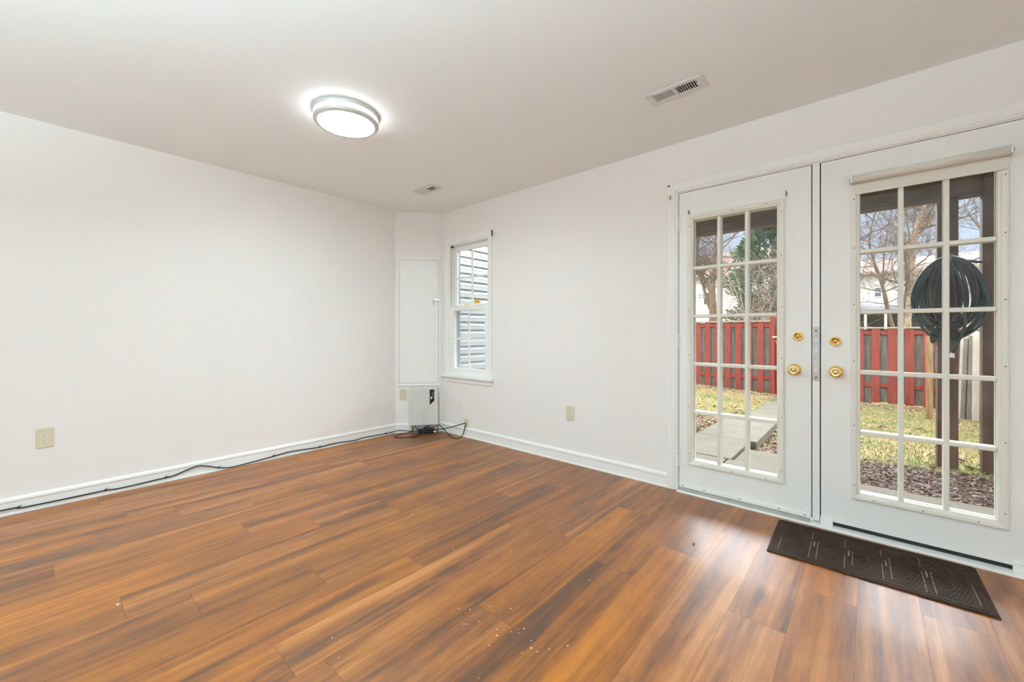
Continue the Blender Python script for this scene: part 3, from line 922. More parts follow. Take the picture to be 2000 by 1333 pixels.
def make_fill_lamp(x, y, label):  # invented lamp behind the camera, bounces fill light off the ceiling
    o = thing('fill_lamp', label, 'fill lamp', (x, y, 0), 'fill uplights added behind the camera')
    q = loc_rot(x, y, 0)
    MB().lathe([(0.0001, 0.0), (0.14, 0.0), (0.14, 0.014), (0.05, 0.026), (0.012, 0.034)], 36, 0, q).build('base', M['nickel'], o)
    MB().tube([(x, y, 0.03), (x, y, 1.34)], 0.011, 12).build('pole', M['nickel'], o)
    MB().lathe([(0.012, 1.32), (0.05, 1.335), (0.12, 1.37), (0.18, 1.425), (0.21, 1.49), (0.205, 1.492), (0.17, 1.43), (0.11, 1.385), (0.0001, 1.36)], 40, 0, q).build('bowl_shade', M['trim'], o)
    MB().lathe([(0.0001, 1.452), (0.165, 1.450), (0.165, 1.444), (0.0001, 1.442)], 40, 0, q).build('fill_disc', M['uplight'], o)
    return o


make_fill_lamp(3.55, -4.00, 'added fill lamp shining up at the ceiling, unseen behind the camera on the door side')
make_fill_lamp(2.50, -5.60, 'added fill lamp shining up at the ceiling, unseen far behind the camera')


def make_vent(loc, label):
    o = thing('ceiling_vent', label, 'vent', (0, 0, 0), 'ceiling vents')
    L2, W2 = 0.158, 0.072
    b = MB()
    b.ring(-L2, L2, -W2, W2, [(0, 0), (0, -0.002), (0.004, -0.006), (0.010, -0.007)], 0, Matrix.Rotation(R(-90), 4, 'X'))
    for x0_, x1_, y0_, y1_ in ((-L2 + 0.009, -0.114, -W2 + 0.009, W2 - 0.009), (0.114, L2 - 0.009, -W2 + 0.009, W2 - 0.009), (-0.114, 0.114, -W2 + 0.009, -0.036), (-0.114, 0.114, 0.036, W2 - 0.009), (-0.006, 0.006, -0.036, 0.036)):
        b.box(x0_, x1_, y0_, y1_, -0.0075, -0.003, 0)
    b.build('face_plate', M['vent'], o)
    b = MB().box(-0.118, 0.118, -0.04, 0.04, -0.0012, -0.0002, 0)
    b.build('duct_opening', M['duct'], o)
    for s in (-1, 1):
        for i in range(9):
            x = s * (0.0125 + i * 0.0118)
            b = MB().box(-0.0036, 0.0036, -0.036, 0.036, -0.0006, 0.0006, 0, 0, Matrix.Translation((x, 0, -0.0052)) @ Matrix.Rotation(R(38 * s), 4, 'Y'))
            b.build('louver', M['vent'], o)
    b = MB().box(0.112, 0.124, -0.006, 0.006, -0.016, -0.007, 0, 0.001)
    b.build('lever', M['vent'], o)
    o.location = loc
    return o


v1 = make_vent((3.078, -0.640, H), 'white slotted ceiling vent above the glazed doors')
copy_tree(v1, (0.822, -0.580, H), None, 'white slotted ceiling vent above the narrow window')
b = MB().tube(smooth([(0.148, -0.687, H), (0.148, -0.687, H - 0.014), (0.153, -0.683, H - 0.028), (0.158, -0.678, H - 0.046), (0.148, -0.687, H - 0.060), (0.135, -0.699, H - 0.054), (0.131, -0.702, H - 0.042)], 5), 0.0052, 8)
b.lathe([(0.010, 0.0), (0.010, -0.005), (0.005, -0.009), (0.0001, -0.009)], 16, 0, loc_rot(0.148, -0.687, H))
tag(b.build('ceiling_hook', M['white']), 'small white hook screwed into the ceiling near the slanted corner', 'hook')

# ---------------------------------------------------------------- doormat
dm = thing('doormat', 'dark brown embossed rubber doormat on the floor before the second glazed door', 'doormat', (3.856, -0.292, 0))
MM = loc_rot(3.856, -0.292, 0, 1.2)
b = MB().box(-0.381, 0.381, -0.215, 0.215, 0.0, 0.0065, 0, 0.003, MM)
b.build('base', M['rubber'], dm)
b = MB()
z0_, z1_ = 0.0062, 0.0088


def bar(x0, y0, x1, y1, wd, m=0, zz=z1_):
    L_ = math.hypot(x1 - x0, y1 - y0)
    if L_ < 0.006: return
    q = MM @ Matrix.Translation(((x0 + x1) / 2, (y0 + y1) / 2, 0)) @ Matrix.Rotation(math.atan2(y1 - y0, x1 - x0), 4, 'Z')
    b.box(-L_ / 2, L_ / 2, -wd / 2, wd / 2, z0_, zz, m, min(wd * 0.25, 0.0012), q, 1)


ix, iy = 0.336, 0.172
for s in (1, -1):
    bar(-0.372, s * 0.207, 0.372, s * 0.207, 0.012); bar(s * 0.372, -0.207, s * 0.372, 0.207, 0.012)
    bar(-0.352, s * 0.190, 0.352, s * 0.190, 0.010); bar(s * 0.352, -0.190, s * 0.352, 0.190, 0.010)
cw = 2 * ix / 5
for c in range(5):
    xa, xb = -ix + c * cw + 0.016, -ix + (c + 1) * cw - 0.016
    xm = (xa + xb) / 2
    hw = (xb - xa) / 2
    # nested diamonds and the triangles in the corners
    for k in range(5):
        q = 1 - k * 0.2
        for sx in (1, -1):
            for sy in (1, -1):
                bar(xm + sx * hw * q, 0, xm, sy * iy * q, 0.0085)
    for k in range(1, 4):
        q = k * 0.25
        for sx in (1, -1):
            for sy in (1, -1):
                bar(xm + sx * hw, sy * iy * q, xm + sx * hw * q, sy * iy, 0.0075)
    if c < 4:
        xs_ = -ix + (c + 1) * cw
        for dx in (-0.008, 0.008): bar(xs_ + dx, -iy, xs_ + dx, iy, 0.008)
random.seed(8)
for c in range(4):
    xs_ = -ix + (c + 1) * cw
    ya = random.uniform(0.02, 0.10)
    bar(xs_ - 0.0145, -iy, xs_ - 0.0145, -iy + random.uniform(0.12, 0.2), 0.0024, 1, 0.0091)
    bar(xs_ + 0.0145, -iy + random.uniform(0.0, 0.05), xs_ + 0.0145, ya, 0.0024, 1, 0.0091)
    bar(xs_ - 0.0145, 0.06, xs_ - 0.0145, iy - random.uniform(0, 0.06), 0.0018, 1, 0.0091)
    bar(xs_, -0.03, xs_, 0.03, 0.005, 1, 0.0091)
for sx in (-1, 1): bar(sx * 0.340, -0.16, sx * 0.340, random.uniform(-0.02, 0.1), 0.0022, 1, 0.0091)
b.build('raised_pattern', [M['rubber'], M['worn']], dm)

b = MB().lathe([(0.0001, 0.0), (0.003, 0.0008), (0.0050, 0.004), (0.0046, 0.007), (0.002, 0.0098), (0.0001, 0.0102)], 14, 0, loc_rot(3.187, -0.689, 0))
tag(b.build('acorn', M['leaflitter']), 'tiny brown acorn lying on the planks near the doormat', 'acorn')
random.seed(12)
b = MB()
for i in range(46):
    if i < 22: x, y = random.gauss(2.83, 0.10), random.gauss(-1.80, 0.07)
    elif i < 34: x, y = random.gauss(2.98, 0.10), random.gauss(-2.02, 0.06)
    else: x, y = random.uniform(1.4, 3.0), random.uniform(-2.6, -0.9)
    s = random.uniform(0.0009, 0.0022)
    b.box(x - s, x + s, y - s, y + s * 0.7, 0.0, s, 0, 0, None)
b.box(1.60, 1.608, -2.698, -2.69, 0.0, 0.003, 0)
tag(b.build('crumbs', M['white']), 'white crumbs scattered on the bare planks', 'crumbs', kind='stuff')

# ================================================================ outdoors
def gz(x, y):
    if y < 1.3: z = -0.16
    elif y < 2.87: z = -0.16 - 0.07 * (y - 1.3) / 1.57
    elif y < 9.9:
        far = -0.60 + 0.13 * max(0.0, min(1.0, (2.2 - x) / 2.2))
        z = -0.23 + (far + 0.23) * (y - 2.87) / 7.03
    else: z = -0.58
    return z


# ground sheet
b = MB()
xs = [-14, -6, -3] + [-2 + 0.5 * i for i in range(21)] + [9.5, 14, 24]
ys = [T, 0.8, 1.3, 1.6, 2.0, 2.4, 2.87, 3.4, 4, 4.6, 5.2, 6, 6.8, 7.6, 8.4, 9.2, 9.9, 12, 18, 30, 50]
vs = [(x, y, gz(x, y)) for y in ys for x in xs]
nx = len(xs)
fs = [(j * nx + i, j * nx + i + 1, (j + 1) * nx + i + 1, (j + 1) * nx + i) for j in range(len(ys) - 1) for i in range(nx - 1)]
b.add(vs, fs, 0, True)
gm, nt, pb = new_mat('lawn_soil')
N, L = nt.nodes, nt.links
geo = N.new('ShaderNodeNewGeometry')
n1 = N.new('ShaderNodeTexNoise'); n1.inputs['Scale'].default_value = 1.3; n1.inputs['Detail'].default_value = 6
n2 = N.new('ShaderNodeTexNoise'); n2.inputs['Scale'].default_value = 30; n2.inputs['Detail'].default_value = 5
L.new(geo.outputs['Position'], n1.inputs['Vector']); L.new(geo.outputs['Position'], n2.inputs['Vector'])
r1 = N.new('ShaderNodeValToRGB')
r1.color_ramp.elements[0].position = 0.38; r1.color_ramp.elements[0].color = (0.24, 0.27, 0.095, 1)
r1.color_ramp.elements[1].position = 0.62; r1.color_ramp.elements[1].color = (0.52, 0.38, 0.20, 1)
L.new(n1.outputs['Fac'], r1.inputs[0])
mx = N.new('ShaderNodeMix'); mx.data_type = 'RGBA'; mx.blend_type = 'MULTIPLY'; mx.inputs['Factor'].default_value = 0.7
r2 = N.new('ShaderNodeValToRGB'); r2.color_ramp.elements[0].color = (0.35, 0.33, 0.3, 1); r2.color_ramp.elements[0].position = 0.35
r2.color_ramp.elements[1].position = 0.62
L.new(n2.outputs['Fac'], r2.inputs[0]); L.new(r1.outputs[0], mx.inputs[6]); L.new(r2.outputs[0], mx.inputs[7])
L.new(mx.outputs[2], pb.inputs['Base Color'])
pb.inputs['Roughness'].default_value = 1.0; pb.inputs['Specular IOR Level'].default_value = 0.1
tag(b.build('ground', gm), 'yard ground falling gently away from the house to the fence', 'ground', kind='structure')

# concrete slabs
def slab(x0, x1, y0, y1, zt, label, th=0.09):
    return tag(MB().box(x0, x1, y0, y1, zt - th, zt, 0, 0.006).build('concrete_slab', M['concrete']), label, 'paving slab', 'concrete slabs outside the doors')


slab(0.6, 2.852, 0.16, 1.335, -0.10, 'wide pale concrete slab along the house wall, on the path side', 0.12)
slab(2.868, 5.6, 0.16, 1.335, -0.10, 'long pale concrete slab outside the second glazed door, edging the mulch', 0.12)
slab(1.35, 2.885, 1.352, 2.178, -0.10, 'square concrete slab starting the garden path', 0.12)
slab(2.905, 3.62, 1.352, 1.885, -0.115, 'small concrete slab beside the first path slab, edged by leaf litter', 0.12)
for i, (ya, yb, lab) in enumerate(((2.20, 3.60, 'second slab of the garden path with a raised edge over leaf litter'), (3.615, 5.0, 'third slab of the garden path, between grass and leaves'),
                                  (5.015, 6.9, 'fourth slab of the garden path, leading to the red gate'), (6.915, 9.3, 'last slab of the garden path, before the red gate'))):
    zt = -0.105 if i == 0 else gz(2.6, (ya + yb) / 2) + 0.06
    x0_ = (2.34, 2.36, 2.30, 2.2)[i]
    slab(x0_, 2.945, ya, yb, zt, lab)

# mulch and leaf litter
def chips(name, mats, label, cat, n, region, zfun, lo, hi, seed, flat=0.35):
    random.seed(seed)
    mb = MB()
    k = 0
    while k < n:
        x, y = region()
        if x is None: continue
        a = random.uniform(lo, hi); c = a * random.uniform(0.2, 0.55)
        q = Matrix.Translation((x, y, zfun(x, y) + random.uniform(0.0, 0.022))) @ Matrix.Rotation(random.uniform(0, 6.28), 4, 'Z') @ Matrix.Rotation(random.gauss(0, flat), 4, 'X') @ Matrix.Rotation(random.gauss(0, flat), 4, 'Y')
        h_ = c * 0.22
        mb.add([(-a, -c, -h_), (a, -c * .6, -h_), (a * .9, c, h_), (-a * .8, c * .7, h_), (0, 0, h_ * 3)], [(0, 1, 4), (1, 2, 4), (2, 3, 4), (3, 0, 4), (3, 2, 1, 0)], random.randrange(len(mats)), False, q)
        k += 1
    o = mb.build(name, mats, None, False)
    return tag(o, label, cat, kind='stuff')


chipm = [mat('bark_chip_dark', (0.095, 0.06, 0.045), 0.9), mat('bark_chip_mid', (0.19, 0.125, 0.095), 0.9), mat('bark_chip_pale', (0.36, 0.27, 0.22), 0.9), mat('bark_chip_brown', (0.14, 0.075, 0.05), 0.9)]


def mulch_region():
    x, y = random.uniform(3.3, 5.8), random.uniform(1.33, 3.0)
    lim = 2.42 + 0.10 * math.sin(x * 5.1) + max(0, x - 4.0) * 0.45
    if y > lim + random.gauss(0, 0.10): return None, None
    if x < 3.64 and y < 1.9: return None, None
    return x, y


chips('bark_mulch', chipm, 'dark bark mulch outside the second glazed door', 'mulch', 15000, mulch_region, gz, 0.008, 0.030, 2)
b = MB()
b.add([(3.6, 1.32, -0.150), (5.8, 1.32, -0.150), (5.8, 2.7, gz(5, 2.7) + 0.004), (3.5, 2.35, gz(3.6, 2.35) + 0.004)], [(0, 1, 2, 3)])
tag(b.build('soil', M['soil']), 'dark soil showing between the bark mulch', 'soil', kind='stuff')
litm = [M['leaflitter'], chipm[2], chipm[1], mat('pale_leaf', (0.55, 0.42, 0.30), 0.9)]


def litter_region():
    q = random.random()
    if q < 0.30: x, y = random.uniform(2.95, 3.7), random.uniform(1.9, 3.6)
    elif q < 0.55: x, y = random.uniform(1.7, 2.36), random.gauss(3.3, 0.9)
    elif q < 0.75: x, y = random.uniform(-1.0, 5.2), 9.75 - abs(random.gauss(0, 0.45))
    else: x, y = random.uniform(-0.8, 5.2), random.uniform(2.6, 9.8)
    if 2.33 < x < 2.95 and y > 2.1 and random.random() < 0.97: return None, None
    if y < 1.9 or (y < 2.2 and x < 2.9): return None, None
    return x, y


chips('fallen_leaves', litm, 'fallen brown leaves strewn over the yard grass', 'leaves', 3800, litter_region, gz, 0.020, 0.048, 3, 0.5)

# grass
random.seed(21)
gms = [mat('grass_green', (0.15, 0.23, 0.06), 0.85), mat('grass_light', (0.36, 0.42, 0.17), 0.85), mat('grass_straw', (0.72, 0.56, 0.33), 0.9), mat('grass_pale', (0.60, 0.56, 0.32), 0.9)]
b = MB()
k = 0
while k < 60000:
    x = random.uniform(-1.5, 6.2)
    y = 2.2 + 7.7 * random.random() ** 1.5
    if 2.32 < x < 2.96 and y > 2.15: continue
    if y < 2.55 + max(0, x - 4) * 0.4 + random.uniform(-0.15, 0.25) and x > 3.0: continue
    if y < 2.2 + random.uniform(0, .1): continue
    z = gz(x, y)
    s1 = noise.noise(Vector((x * 0.9, y * 0.9, 0)))
    s2 = noise.noise(Vector((x * 3.1, y * 3.1, 5)))
    straw = 0.40 + 0.5 * s1 + 0.4 * s2 + (0.45 if y > 8.3 else 0.0) - (0.35 if y < 4.0 and x > 3 else 0)
    h_ = random.uniform(0.012, 0.042)
    wd = random.uniform(0.0016, 0.0036) * (1 + y * 0.10)
    q = random.uniform(0, 6.28)
    lx, ly = random.gauss(0, 0.016), random.gauss(0, 0.016)
    cx, sy_ = math.cos(q) * wd, math.sin(q) * wd
    if random.random() < straw: m_ = random.choice((2, 2, 3))
    else: m_ = random.choice((0, 1, 1, 3))
    b.add([(x - cx, y - sy_, z - 0.004), (x + cx, y + sy_, z - 0.004), (x + lx * .5 + cx * .6, y + ly * .5 + sy_ * .6, z + h_ * .65), (x + lx, y + ly, z + h_), (x + lx * .5 - cx * .6, y + ly * .5 - sy_ * .6, z + h_ * .65)], [(0, 1, 2, 3, 4)], m_)
    k += 1
tag(b.build('grass', gms, None, False), 'patchy green and straw coloured winter grass in the yard', 'grass', kind='stuff')

# deck above with its two visible posts
dk = thing('wooden_deck', 'dark brown deck above the doors, resting on square posts', 'deck', (4.4, 2.9, -0.24))
for x0_, y0_, zt in ((4.366, 2.872, 2.385), (4.656, 2.848, 2.66), (1.72, 2.872, 2.385), (8.3, 2.872, 2.385)):
    b = MB().box(x0_, x0_ + 0.142, y0_, y0_ + 0.142, gz(x0_, y0_) - 0.05, zt, 0, 0.006)
    b.build('post', M['stain'], dk)
b = MB().box(1.70, 8.6, 2.866, 2.906, 2.388, 2.63, 0, 0.004).box(1.70, 8.6, 2.930, 3.010, 2.386, 2.63, 0, 0.004)
b.build('beam', M['stain_h'], dk)
b = MB()
for i in range(15): b.box(1.75 + 0.46 * i, 1.79 + 0.46 * i, 0.2, 3.3, 2.632, 2.84, 0)
b.build('joists', M['stain'], dk)
b = MB()
for i in range(22): b.box(1.65, 8.7, 0.17 + 0.145 * i, 0.17 + 0.145 * i + 0.139, 2.842, 2.868, 0)
b.build('floor_boards', M['stain_h'], dk)

# coiled hose hanging on the deck post
ho = thing('garden_hose', 'coiled black garden hose hanging on the deck post outside the second glazed door', 'hose', (4.44, 2.78, 0.86))
random.seed(31)


def coil(loops, pre=None, post=None, n=28, cx=4.438, seed=1):
    """loops: (reach to the left, reach to the right, drop, depth, sway) of each turn, hung from the hanger"""
    rg = random.Random(seed)
    pts = list(pre or [])
    par = [tuple(v) + (rg.uniform(-0.014, 0.010), rg.uniform(0, 6.28)) for v in loops]
    L_ = len(par) - 1
    for i in range(L_ * n + 1):
        t = i / n
        a, f = int(t), t - int(t)
        p, q = par[min(a, L_)], par[min(a + 1, L_)]
        f = f * f * (3 - 2 * f)
        xl, xr, dz, yy, sw, z0, ph = [p[j] * (1 - f) + q[j] * f for j in range(7)]
        ang = 2 * math.pi * t
        c, s_ = math.cos(ang), math.sin(ang)
        rx = xr if s_ > 0 else xl
        pts.append((cx + rx * s_ * (1 - 0.10 * c) * (1 + 0.035 * math.sin(2 * ang + ph)) + sw * (1 - c) / 2, yy + 0.010 * s_, 1.797 + z0 - dz * (1 - c) / 2 * (1 + 0.02 * math.sin(3 * ang + ph))))
    return pts + list(post or [])


rh = random.Random(77)
inner = [(0.15, 0.16, 0.62, 2.80, 0.0), (0.17, 0.14, 0.64, 2.79, 0.01), (0.13, 0.19, 0.66, 2.80, 0.0), (0.19, 0.17, 0.60, 2.78, -0.01), (0.10, 0.20, 0.68, 2.79, 0.01), (0.20, 0.10, 0.63, 2.80, 0.0),
         (0.08, 0.18, 0.66, 2.77, 0.0), (0.18, 0.21, 0.70, 2.78, 0.01), (0.14, 0.05, 0.60, 2.79, -0.01), (0.20, 0.19, 0.67, 2.77, 0.0), (0.05, 0.15, 0.64, 2.78, 0.0), (0.16, 0.20, 0.69, 2.76, 0.01), (0.11, 0.02, 0.61, 2.77, 0.0),
         (0.19, 0.16, 0.65, 2.76, -0.02), (0.03, 0.19, 0.68, 2.78, 0.02), (0.15, 0.17, 0.62, 2.75, 0.0), (0.20, 0.20, 0.72, 2.76, 0.0)]
b = MB().tube(smooth(coil(inner, post=[(4.40, 2.80, 1.55), (4.372, 2.79, 1.25), (4.350, 2.78, 1.07), (4.340, 2.78, 1.005)], seed=3), 2), 0.0145, 7)
b.build('black_coil', M['hose'], ho)
outer = [(0.225, 0.205, 0.70, 2.75, 0.0), (0.235, 0.215, 0.74, 2.74, 0.01), (0.215, 0.225, 0.72, 2.745, 0.0), (0.240, 0.220, 0.75, 2.73, 0.01), (0.255, 0.236, 0.80, 2.735, 0.0)]
b = MB().tube(smooth(coil(outer, pre=[(4.454, 2.73, 0.885), (4.478, 2.72, 0.98), (4.53, 2.715, 1.15), (4.52, 2.73, 1.50)], post=[(4.55, 2.76, 1.755), (4.652, 2.77, 1.731)], seed=5), 2), 0.0115, 7)
tag(b.build('green_coil', M['hose2'], ho), 'dark green outer loops')
b = MB().tube(smooth([(4.36, 2.76, 1.30), (4.325, 2.755, 1.15), (4.318, 2.755, 1.05), (4.322, 2.755, 0.99)], 5), 0.0125, 8).tube(smooth([(4.40, 2.755, 1.28), (4.352, 2.75, 1.12), (4.333, 2.75, 1.03), (4.330, 2.75, 1.0)], 5), 0.0125, 8)
b.build('hanging_strand', M['hose'], ho)
b = MB().tube([(4.340, 2.78, 1.01), (4.336, 2.78, 0.975)], [0.016, 0.017], 12).tube([(4.338, 2.78, 0.977), (4.350, 2.776, 0.962)], [0.014, 0.016], 12)
b.build('hose_end', M['screw'], ho)
b = MB().tube([(4.454, 2.73, 0.895), (4.450, 2.73, 0.872)], 0.0145, 12).tube([(4.4505, 2.73, 0.873), (4.448, 2.73, 0.850)], 0.019, 12)
b.build('hose_coupling', M['label'], ho)
b = MB().box(4.38, 4.50, 2.838, 2.8715, 1.76, 1.80, 0, 0.006).tube([(4.438, 2.85, 1.775), (4.438, 2.74, 1.770), (4.438, 2.70, 1.790), (4.438, 2.695, 1.83)], 0.012, 8)
tag(b.build('hose_hanger', M['screw']), 'metal hanger behind the coiled hose on the deck post', 'hanger')

# red board fence, in panels
def fence(x0, x1, y, ztop, label, seed, mfront, mback, pitch=0.270, bw=0.140, cap=True):
    random.seed(seed)
    o = thing('wooden_fence', label, 'fence', ((x0 + x1) / 2, y, gz((x0 + x1) / 2, y)), 'fence panels around the yard')
    fr, bk, rl = MB(), MB(), None
    x = x0
    while x < x1 - 0.02:
        e = min(x + bw, x1)
        zb = gz(x, y) + random.uniform(-0.02, 0.03)
        fr.box(x, e, y + random.uniform(0, 0.004), y + 0.019, zb, ztop - 0.012, 0, 0.003)
        xb = x + pitch / 2
        bk.box(xb - 0.006, xb + bw + 0.006, y + 0.060, y + 0.079, zb + 0.01, ztop - 0.03, 0, 0.003)
        x += pitch
    fr.build('front_boards', mfront, o)
    tag(bk.build('back_boards', mback, o), 'unpainted grey boards')
    for z in (ztop - 0.105, (gz(x0, y) + gz(x1, y)) / 2 + 0.43):
        MB().box(x0, x1, y + 0.0205, y + 0.0585, z - 0.045, z + 0.045, 0, 0.003).build('rail', mfront, o)
    if cap:
        tag(MB().box(x0, x1, y - 0.02, y + 0.10, ztop - 0.012, ztop + 0.022, 0, 0.004).build('cap', M['cap'], o), 'bare weathered cap board')
    return o


fence(-1.40, 1.875, 9.9, 1.385, 'taller red fence panel seen through the door with no blind', 3, M['red'], M['grey_wood'])
fence(3.05, 5.40, 9.9, 1.185, 'lower red fence panel seen through the door with the blind', 4, M['red'], M['grey_wood'], 0.285, 0.145)
gp = MB().box(1.878, 1.972, 9.85, 9.945, gz(1.9, 9.9) - 0.03, 1.555, 0, 0.006)
tag(gp.build('gate_post', M['red']), 'tall red post between the taller fence panel and the gate', 'gate post')
gt = thing('fence_gate', 'red board gate at the end of the concrete path', 'gate', (2.5, 9.9, -0.55))
b = MB()
for i in range(7): b.box(1.995 + i * 0.148, 1.995 + i * 0.148 + 0.142, 9.895, 9.915, -0.52, 1.20, 0, 0.003)
b.build('boards', M['red'], gt)
for z in (0.85, -0.20): MB().box(1.995, 3.02, 9.916, 9.952, z - 0.045, z + 0.045, 0, 0.003).build('rail', M['red'], gt)
b = MB().box(1.925, 2.075, 9.835, 9.849, 0.935, 0.985, 0, 0.003).box(1.96, 2.00, 9.820, 9.836, 0.945, 0.975, 0, 0.002)
b.build('latch', M['steel'], gt)
b = MB().box(-0.09, 0.09, 9.872, 9.892, -0.018, 0.018, 0, 0.003, Matrix.Translation((2.03, 0, 0.80)) @ Matrix.Rotation(R(48), 4, 'Y'))
b.build('brace', M['fresh'], gt)

b = MB().box(4.634, 4.724, 7.55, 7.64, gz(4.65, 7.55) - 0.03, 1.02, 0, 0.005)
tag(b.build('lumber_post', M['fresh']), 'bare tan lumber post standing in the grass before the red fence', 'post')

# weathered side fence and the slats leaning on it
so = thing('wooden_fence', 'weathered grey side fence behind the leaning slats', 'fence', (5.62, 6, -0.5), 'fence panels around the yard')
b = MB()
random.seed(17)
for i in range(48):
    y = 2.4 + i * 0.152
    b.box(5.60, 5.62, y, y + 0.144, gz(5.6, y), 1.15 + random.uniform(-0.02, 0.02), 0, 0.003)
b.build('front_boards', M['picket'], so)
for z in (0.9, 0.0): MB().box(5.622, 5.66, 2.4, 9.7, z - 0.045, z + 0.045, 0).build('rail', M['picket2'], so)
random.seed(44)
sl = MB().box(-0.0095, 0.0095, -0.036, 0.036, 0.0, 1.0, 0, 0.002).build('leaning_picket', M['picket'])
sl2 = MB().box(-0.0095, 0.0095, -0.036, 0.036, 0.0, 1.0, 0, 0.002).build('leaning_picket', M['picket2'])
slat_lab = ['whitewashed slat at the near end of the leaning stack', 'dark grey weathered slat leaning in the stack, nearest the front', 'pale slat leaning between two dark ones', 'dark grey slat leaning in the middle of the stack',
            'thin pale slat leaning past the middle dark one', 'weathered grey slat leaning third of the dark ones']
spots = []
for i in range(13):
    t = i / 12.0
    spots.append((5.125 + 0.235 * t + random.uniform(-0.008, 0.008), 8.16 - 0.10 * t + random.uniform(-0.05, 0.05), 0.125 - 0.055 * t + random.uniform(-0.01, 0.01), random.uniform(1.50, 1.66), 1 if i in (1, 3, 5) else 0))
for i, (x, y, lean, ln, dk_) in enumerate(spots):
    src = sl2 if dk_ else sl
    first = (i == 0) or (i == 1)
    o = src if first else src.copy()
    if not first: COL.objects.link(o)
    o.location = (x, y, gz(x, y) - 0.01)
    o.scale = (1, random.uniform(0.75, 1.2), ln)
    o.rotation_euler = (random.uniform(-0.03, 0.03), lean * 1.0, R(60))
    tag(o, slat_lab[i] if i < 6 else 'whitewashed slat in the tight upright end of the leaning stack', 'wooden slat', 'slats leaning on the side fence')

# clapboard wall outside the small window
sw = thing('neighbour_siding', 'pale horizontal vinyl siding wall seen through the narrow window', 'siding wall', (0.0, 1.7, -0.3))
b = MB()
ex = 0.1015
z = -0.3
while z < 4.2:
    b.add([(0.040, 0.22, z), (0.040, 3.2, z), (0.066, 3.2, z + 0.002), (0.066, 0.22, z + 0.002), (0.060, 0.22, z + 0.048), (0.060, 3.2, z + 0.048), (0.063, 0.22, z + 0.050), (0.063, 3.2, z + 0.050),
           (0.044, 0.22, z + ex), (0.044, 3.2, z + ex)], [(0, 1, 2, 3), (3, 2, 5, 4), (4, 5, 7, 6), (6, 7, 9, 8)])
    z += ex
b.box(-0.2, 0.040, 0.20, 3.2, -0.3, 4.2)
b.build('cladding', M['siding'], sw)
b = MB().box(-0.03, 0.075, 0.152, 0.222, -0.3, 4.2)
b.build('corner_trim', M['siding_trim'], sw)
b = MB().box(-0.03, 0.075, 3.2, 3.29, -0.3, 4.2)
b.build('corner_trim', M['siding_trim'], sw)

# ---------------------------------------------------------------- trees
def branch(mb, p, d, length, r, depth, rng, leaves=None, spread=0.55, up=0.12, m=0):
    n = 4 if depth > 0 else 3
    pts, rad = [p], [r]
    q, dd = p.copy(), d.normalized()
    for i in range(n):
        dd = (dd + Vector((rng.gauss(0, 0.16), rng.gauss(0, 0.16), rng.gauss(0, 0.12) + up * 0.4))).normalized()
        q = q + dd * (length / n)
        pts.append(q.copy()); rad.append(r * (1 - 0.62 * (i + 1) / n))
    mb.tube(pts, rad, 5 if r > 0.02 else (4 if r > 0.008 else 3), m, False)
    if depth <= 0:
        if leaves is not None: leaves.append(q.copy())
        return
    for i in range(1, n + 1):
        for k in range(2 if i > 1 else 1):
            a = Vector((rng.gauss(0, 1), rng.gauss(0, 1), rng.gauss(0.25, 0.7))).normalized()
            nd = (dd * (1 - spread) + a * spread).normalized()
            branch(mb, pts[i], nd, length * rng.uniform(0.42, 0.72), rad[i] * 0.62, depth - 1, rng, leaves, spread, up, m)


def tree(name, label, limbs, seed, mbark, depth=3, blen=2.0, nb=3, leaves=0, minz=0.0, leafmat=None, girth=1.0):
    """limbs: polylines of (x, y, z, radius); side branches grow from them"""
    limbs = [[(p[0], p[1], p[2], p[3] * girth) for p in lb] for lb in limbs]
    rng = random.Random(seed)
    base = limbs[0][0][:3]
    o = thing(name, label, 'tree', tuple(base), 'bare trees beyond the fence')
    tr = MB()
    for lb in limbs:
        P = smooth([p[:3] for p in lb], 4)
        Rr = []
        for i in range(len(lb) - 1):
            for k in range(4): Rr.append(lb[i][3] * (1 - k / 4) + lb[i + 1][3] * k / 4)
        Rr.append(lb[-1][3])
        tr.tube(P, Rr, 10, 0, True)
    tr.build('trunk', mbark, o)
    br = MB(); tips = []
    for lb in limbs:
        for i in range(1, len(lb)):
            p = Vector(lb[i][:3])
            if p.z < minz: continue
            d0 = (p - Vector(lb[i - 1][:3])).normalized()
            last = i == len(lb) - 1
            for k in range(nb + (2 if last else 0)):
                a = Vector((rng.gauss(0, 1), rng.gauss(0, 0.8), rng.gauss(0.4, 0.6))).normalized()
                d = (d0 * (0.7 if last else 0.25) + a * 0.8)
                branch(br, p, d, blen * rng.uniform(0.6, 1.2), max(0.012, lb[i][3] * 0.42), depth, rng, tips)
    br.build('branches', M['twig'], o, False)
    if leaves:
        lf = MB()
        for k in range(leaves):
            p = rng.choice(tips) + Vector((rng.gauss(0, 0.18), rng.gauss(0, 0.18), rng.gauss(0, 0.14)))
            s = rng.uniform(0.03, 0.065)
            q = Matrix.Translation(p) @ Matrix.Rotation(rng.uniform(0, 6.28), 4, 'Z') @ Matrix.Rotation(rng.uniform(-1, 1), 4, 'X')
            lf.add([(-s, 0, 0), (0, -s * .6, s * .2), (s, 0, 0), (0, s * .6, s * .2)], [(0, 1, 2, 3)], 0, False, q)
        tag(lf.build('leaves', leafmat or M['dryleaf'], o, False), 'clinging dry russet leaves')
    return o


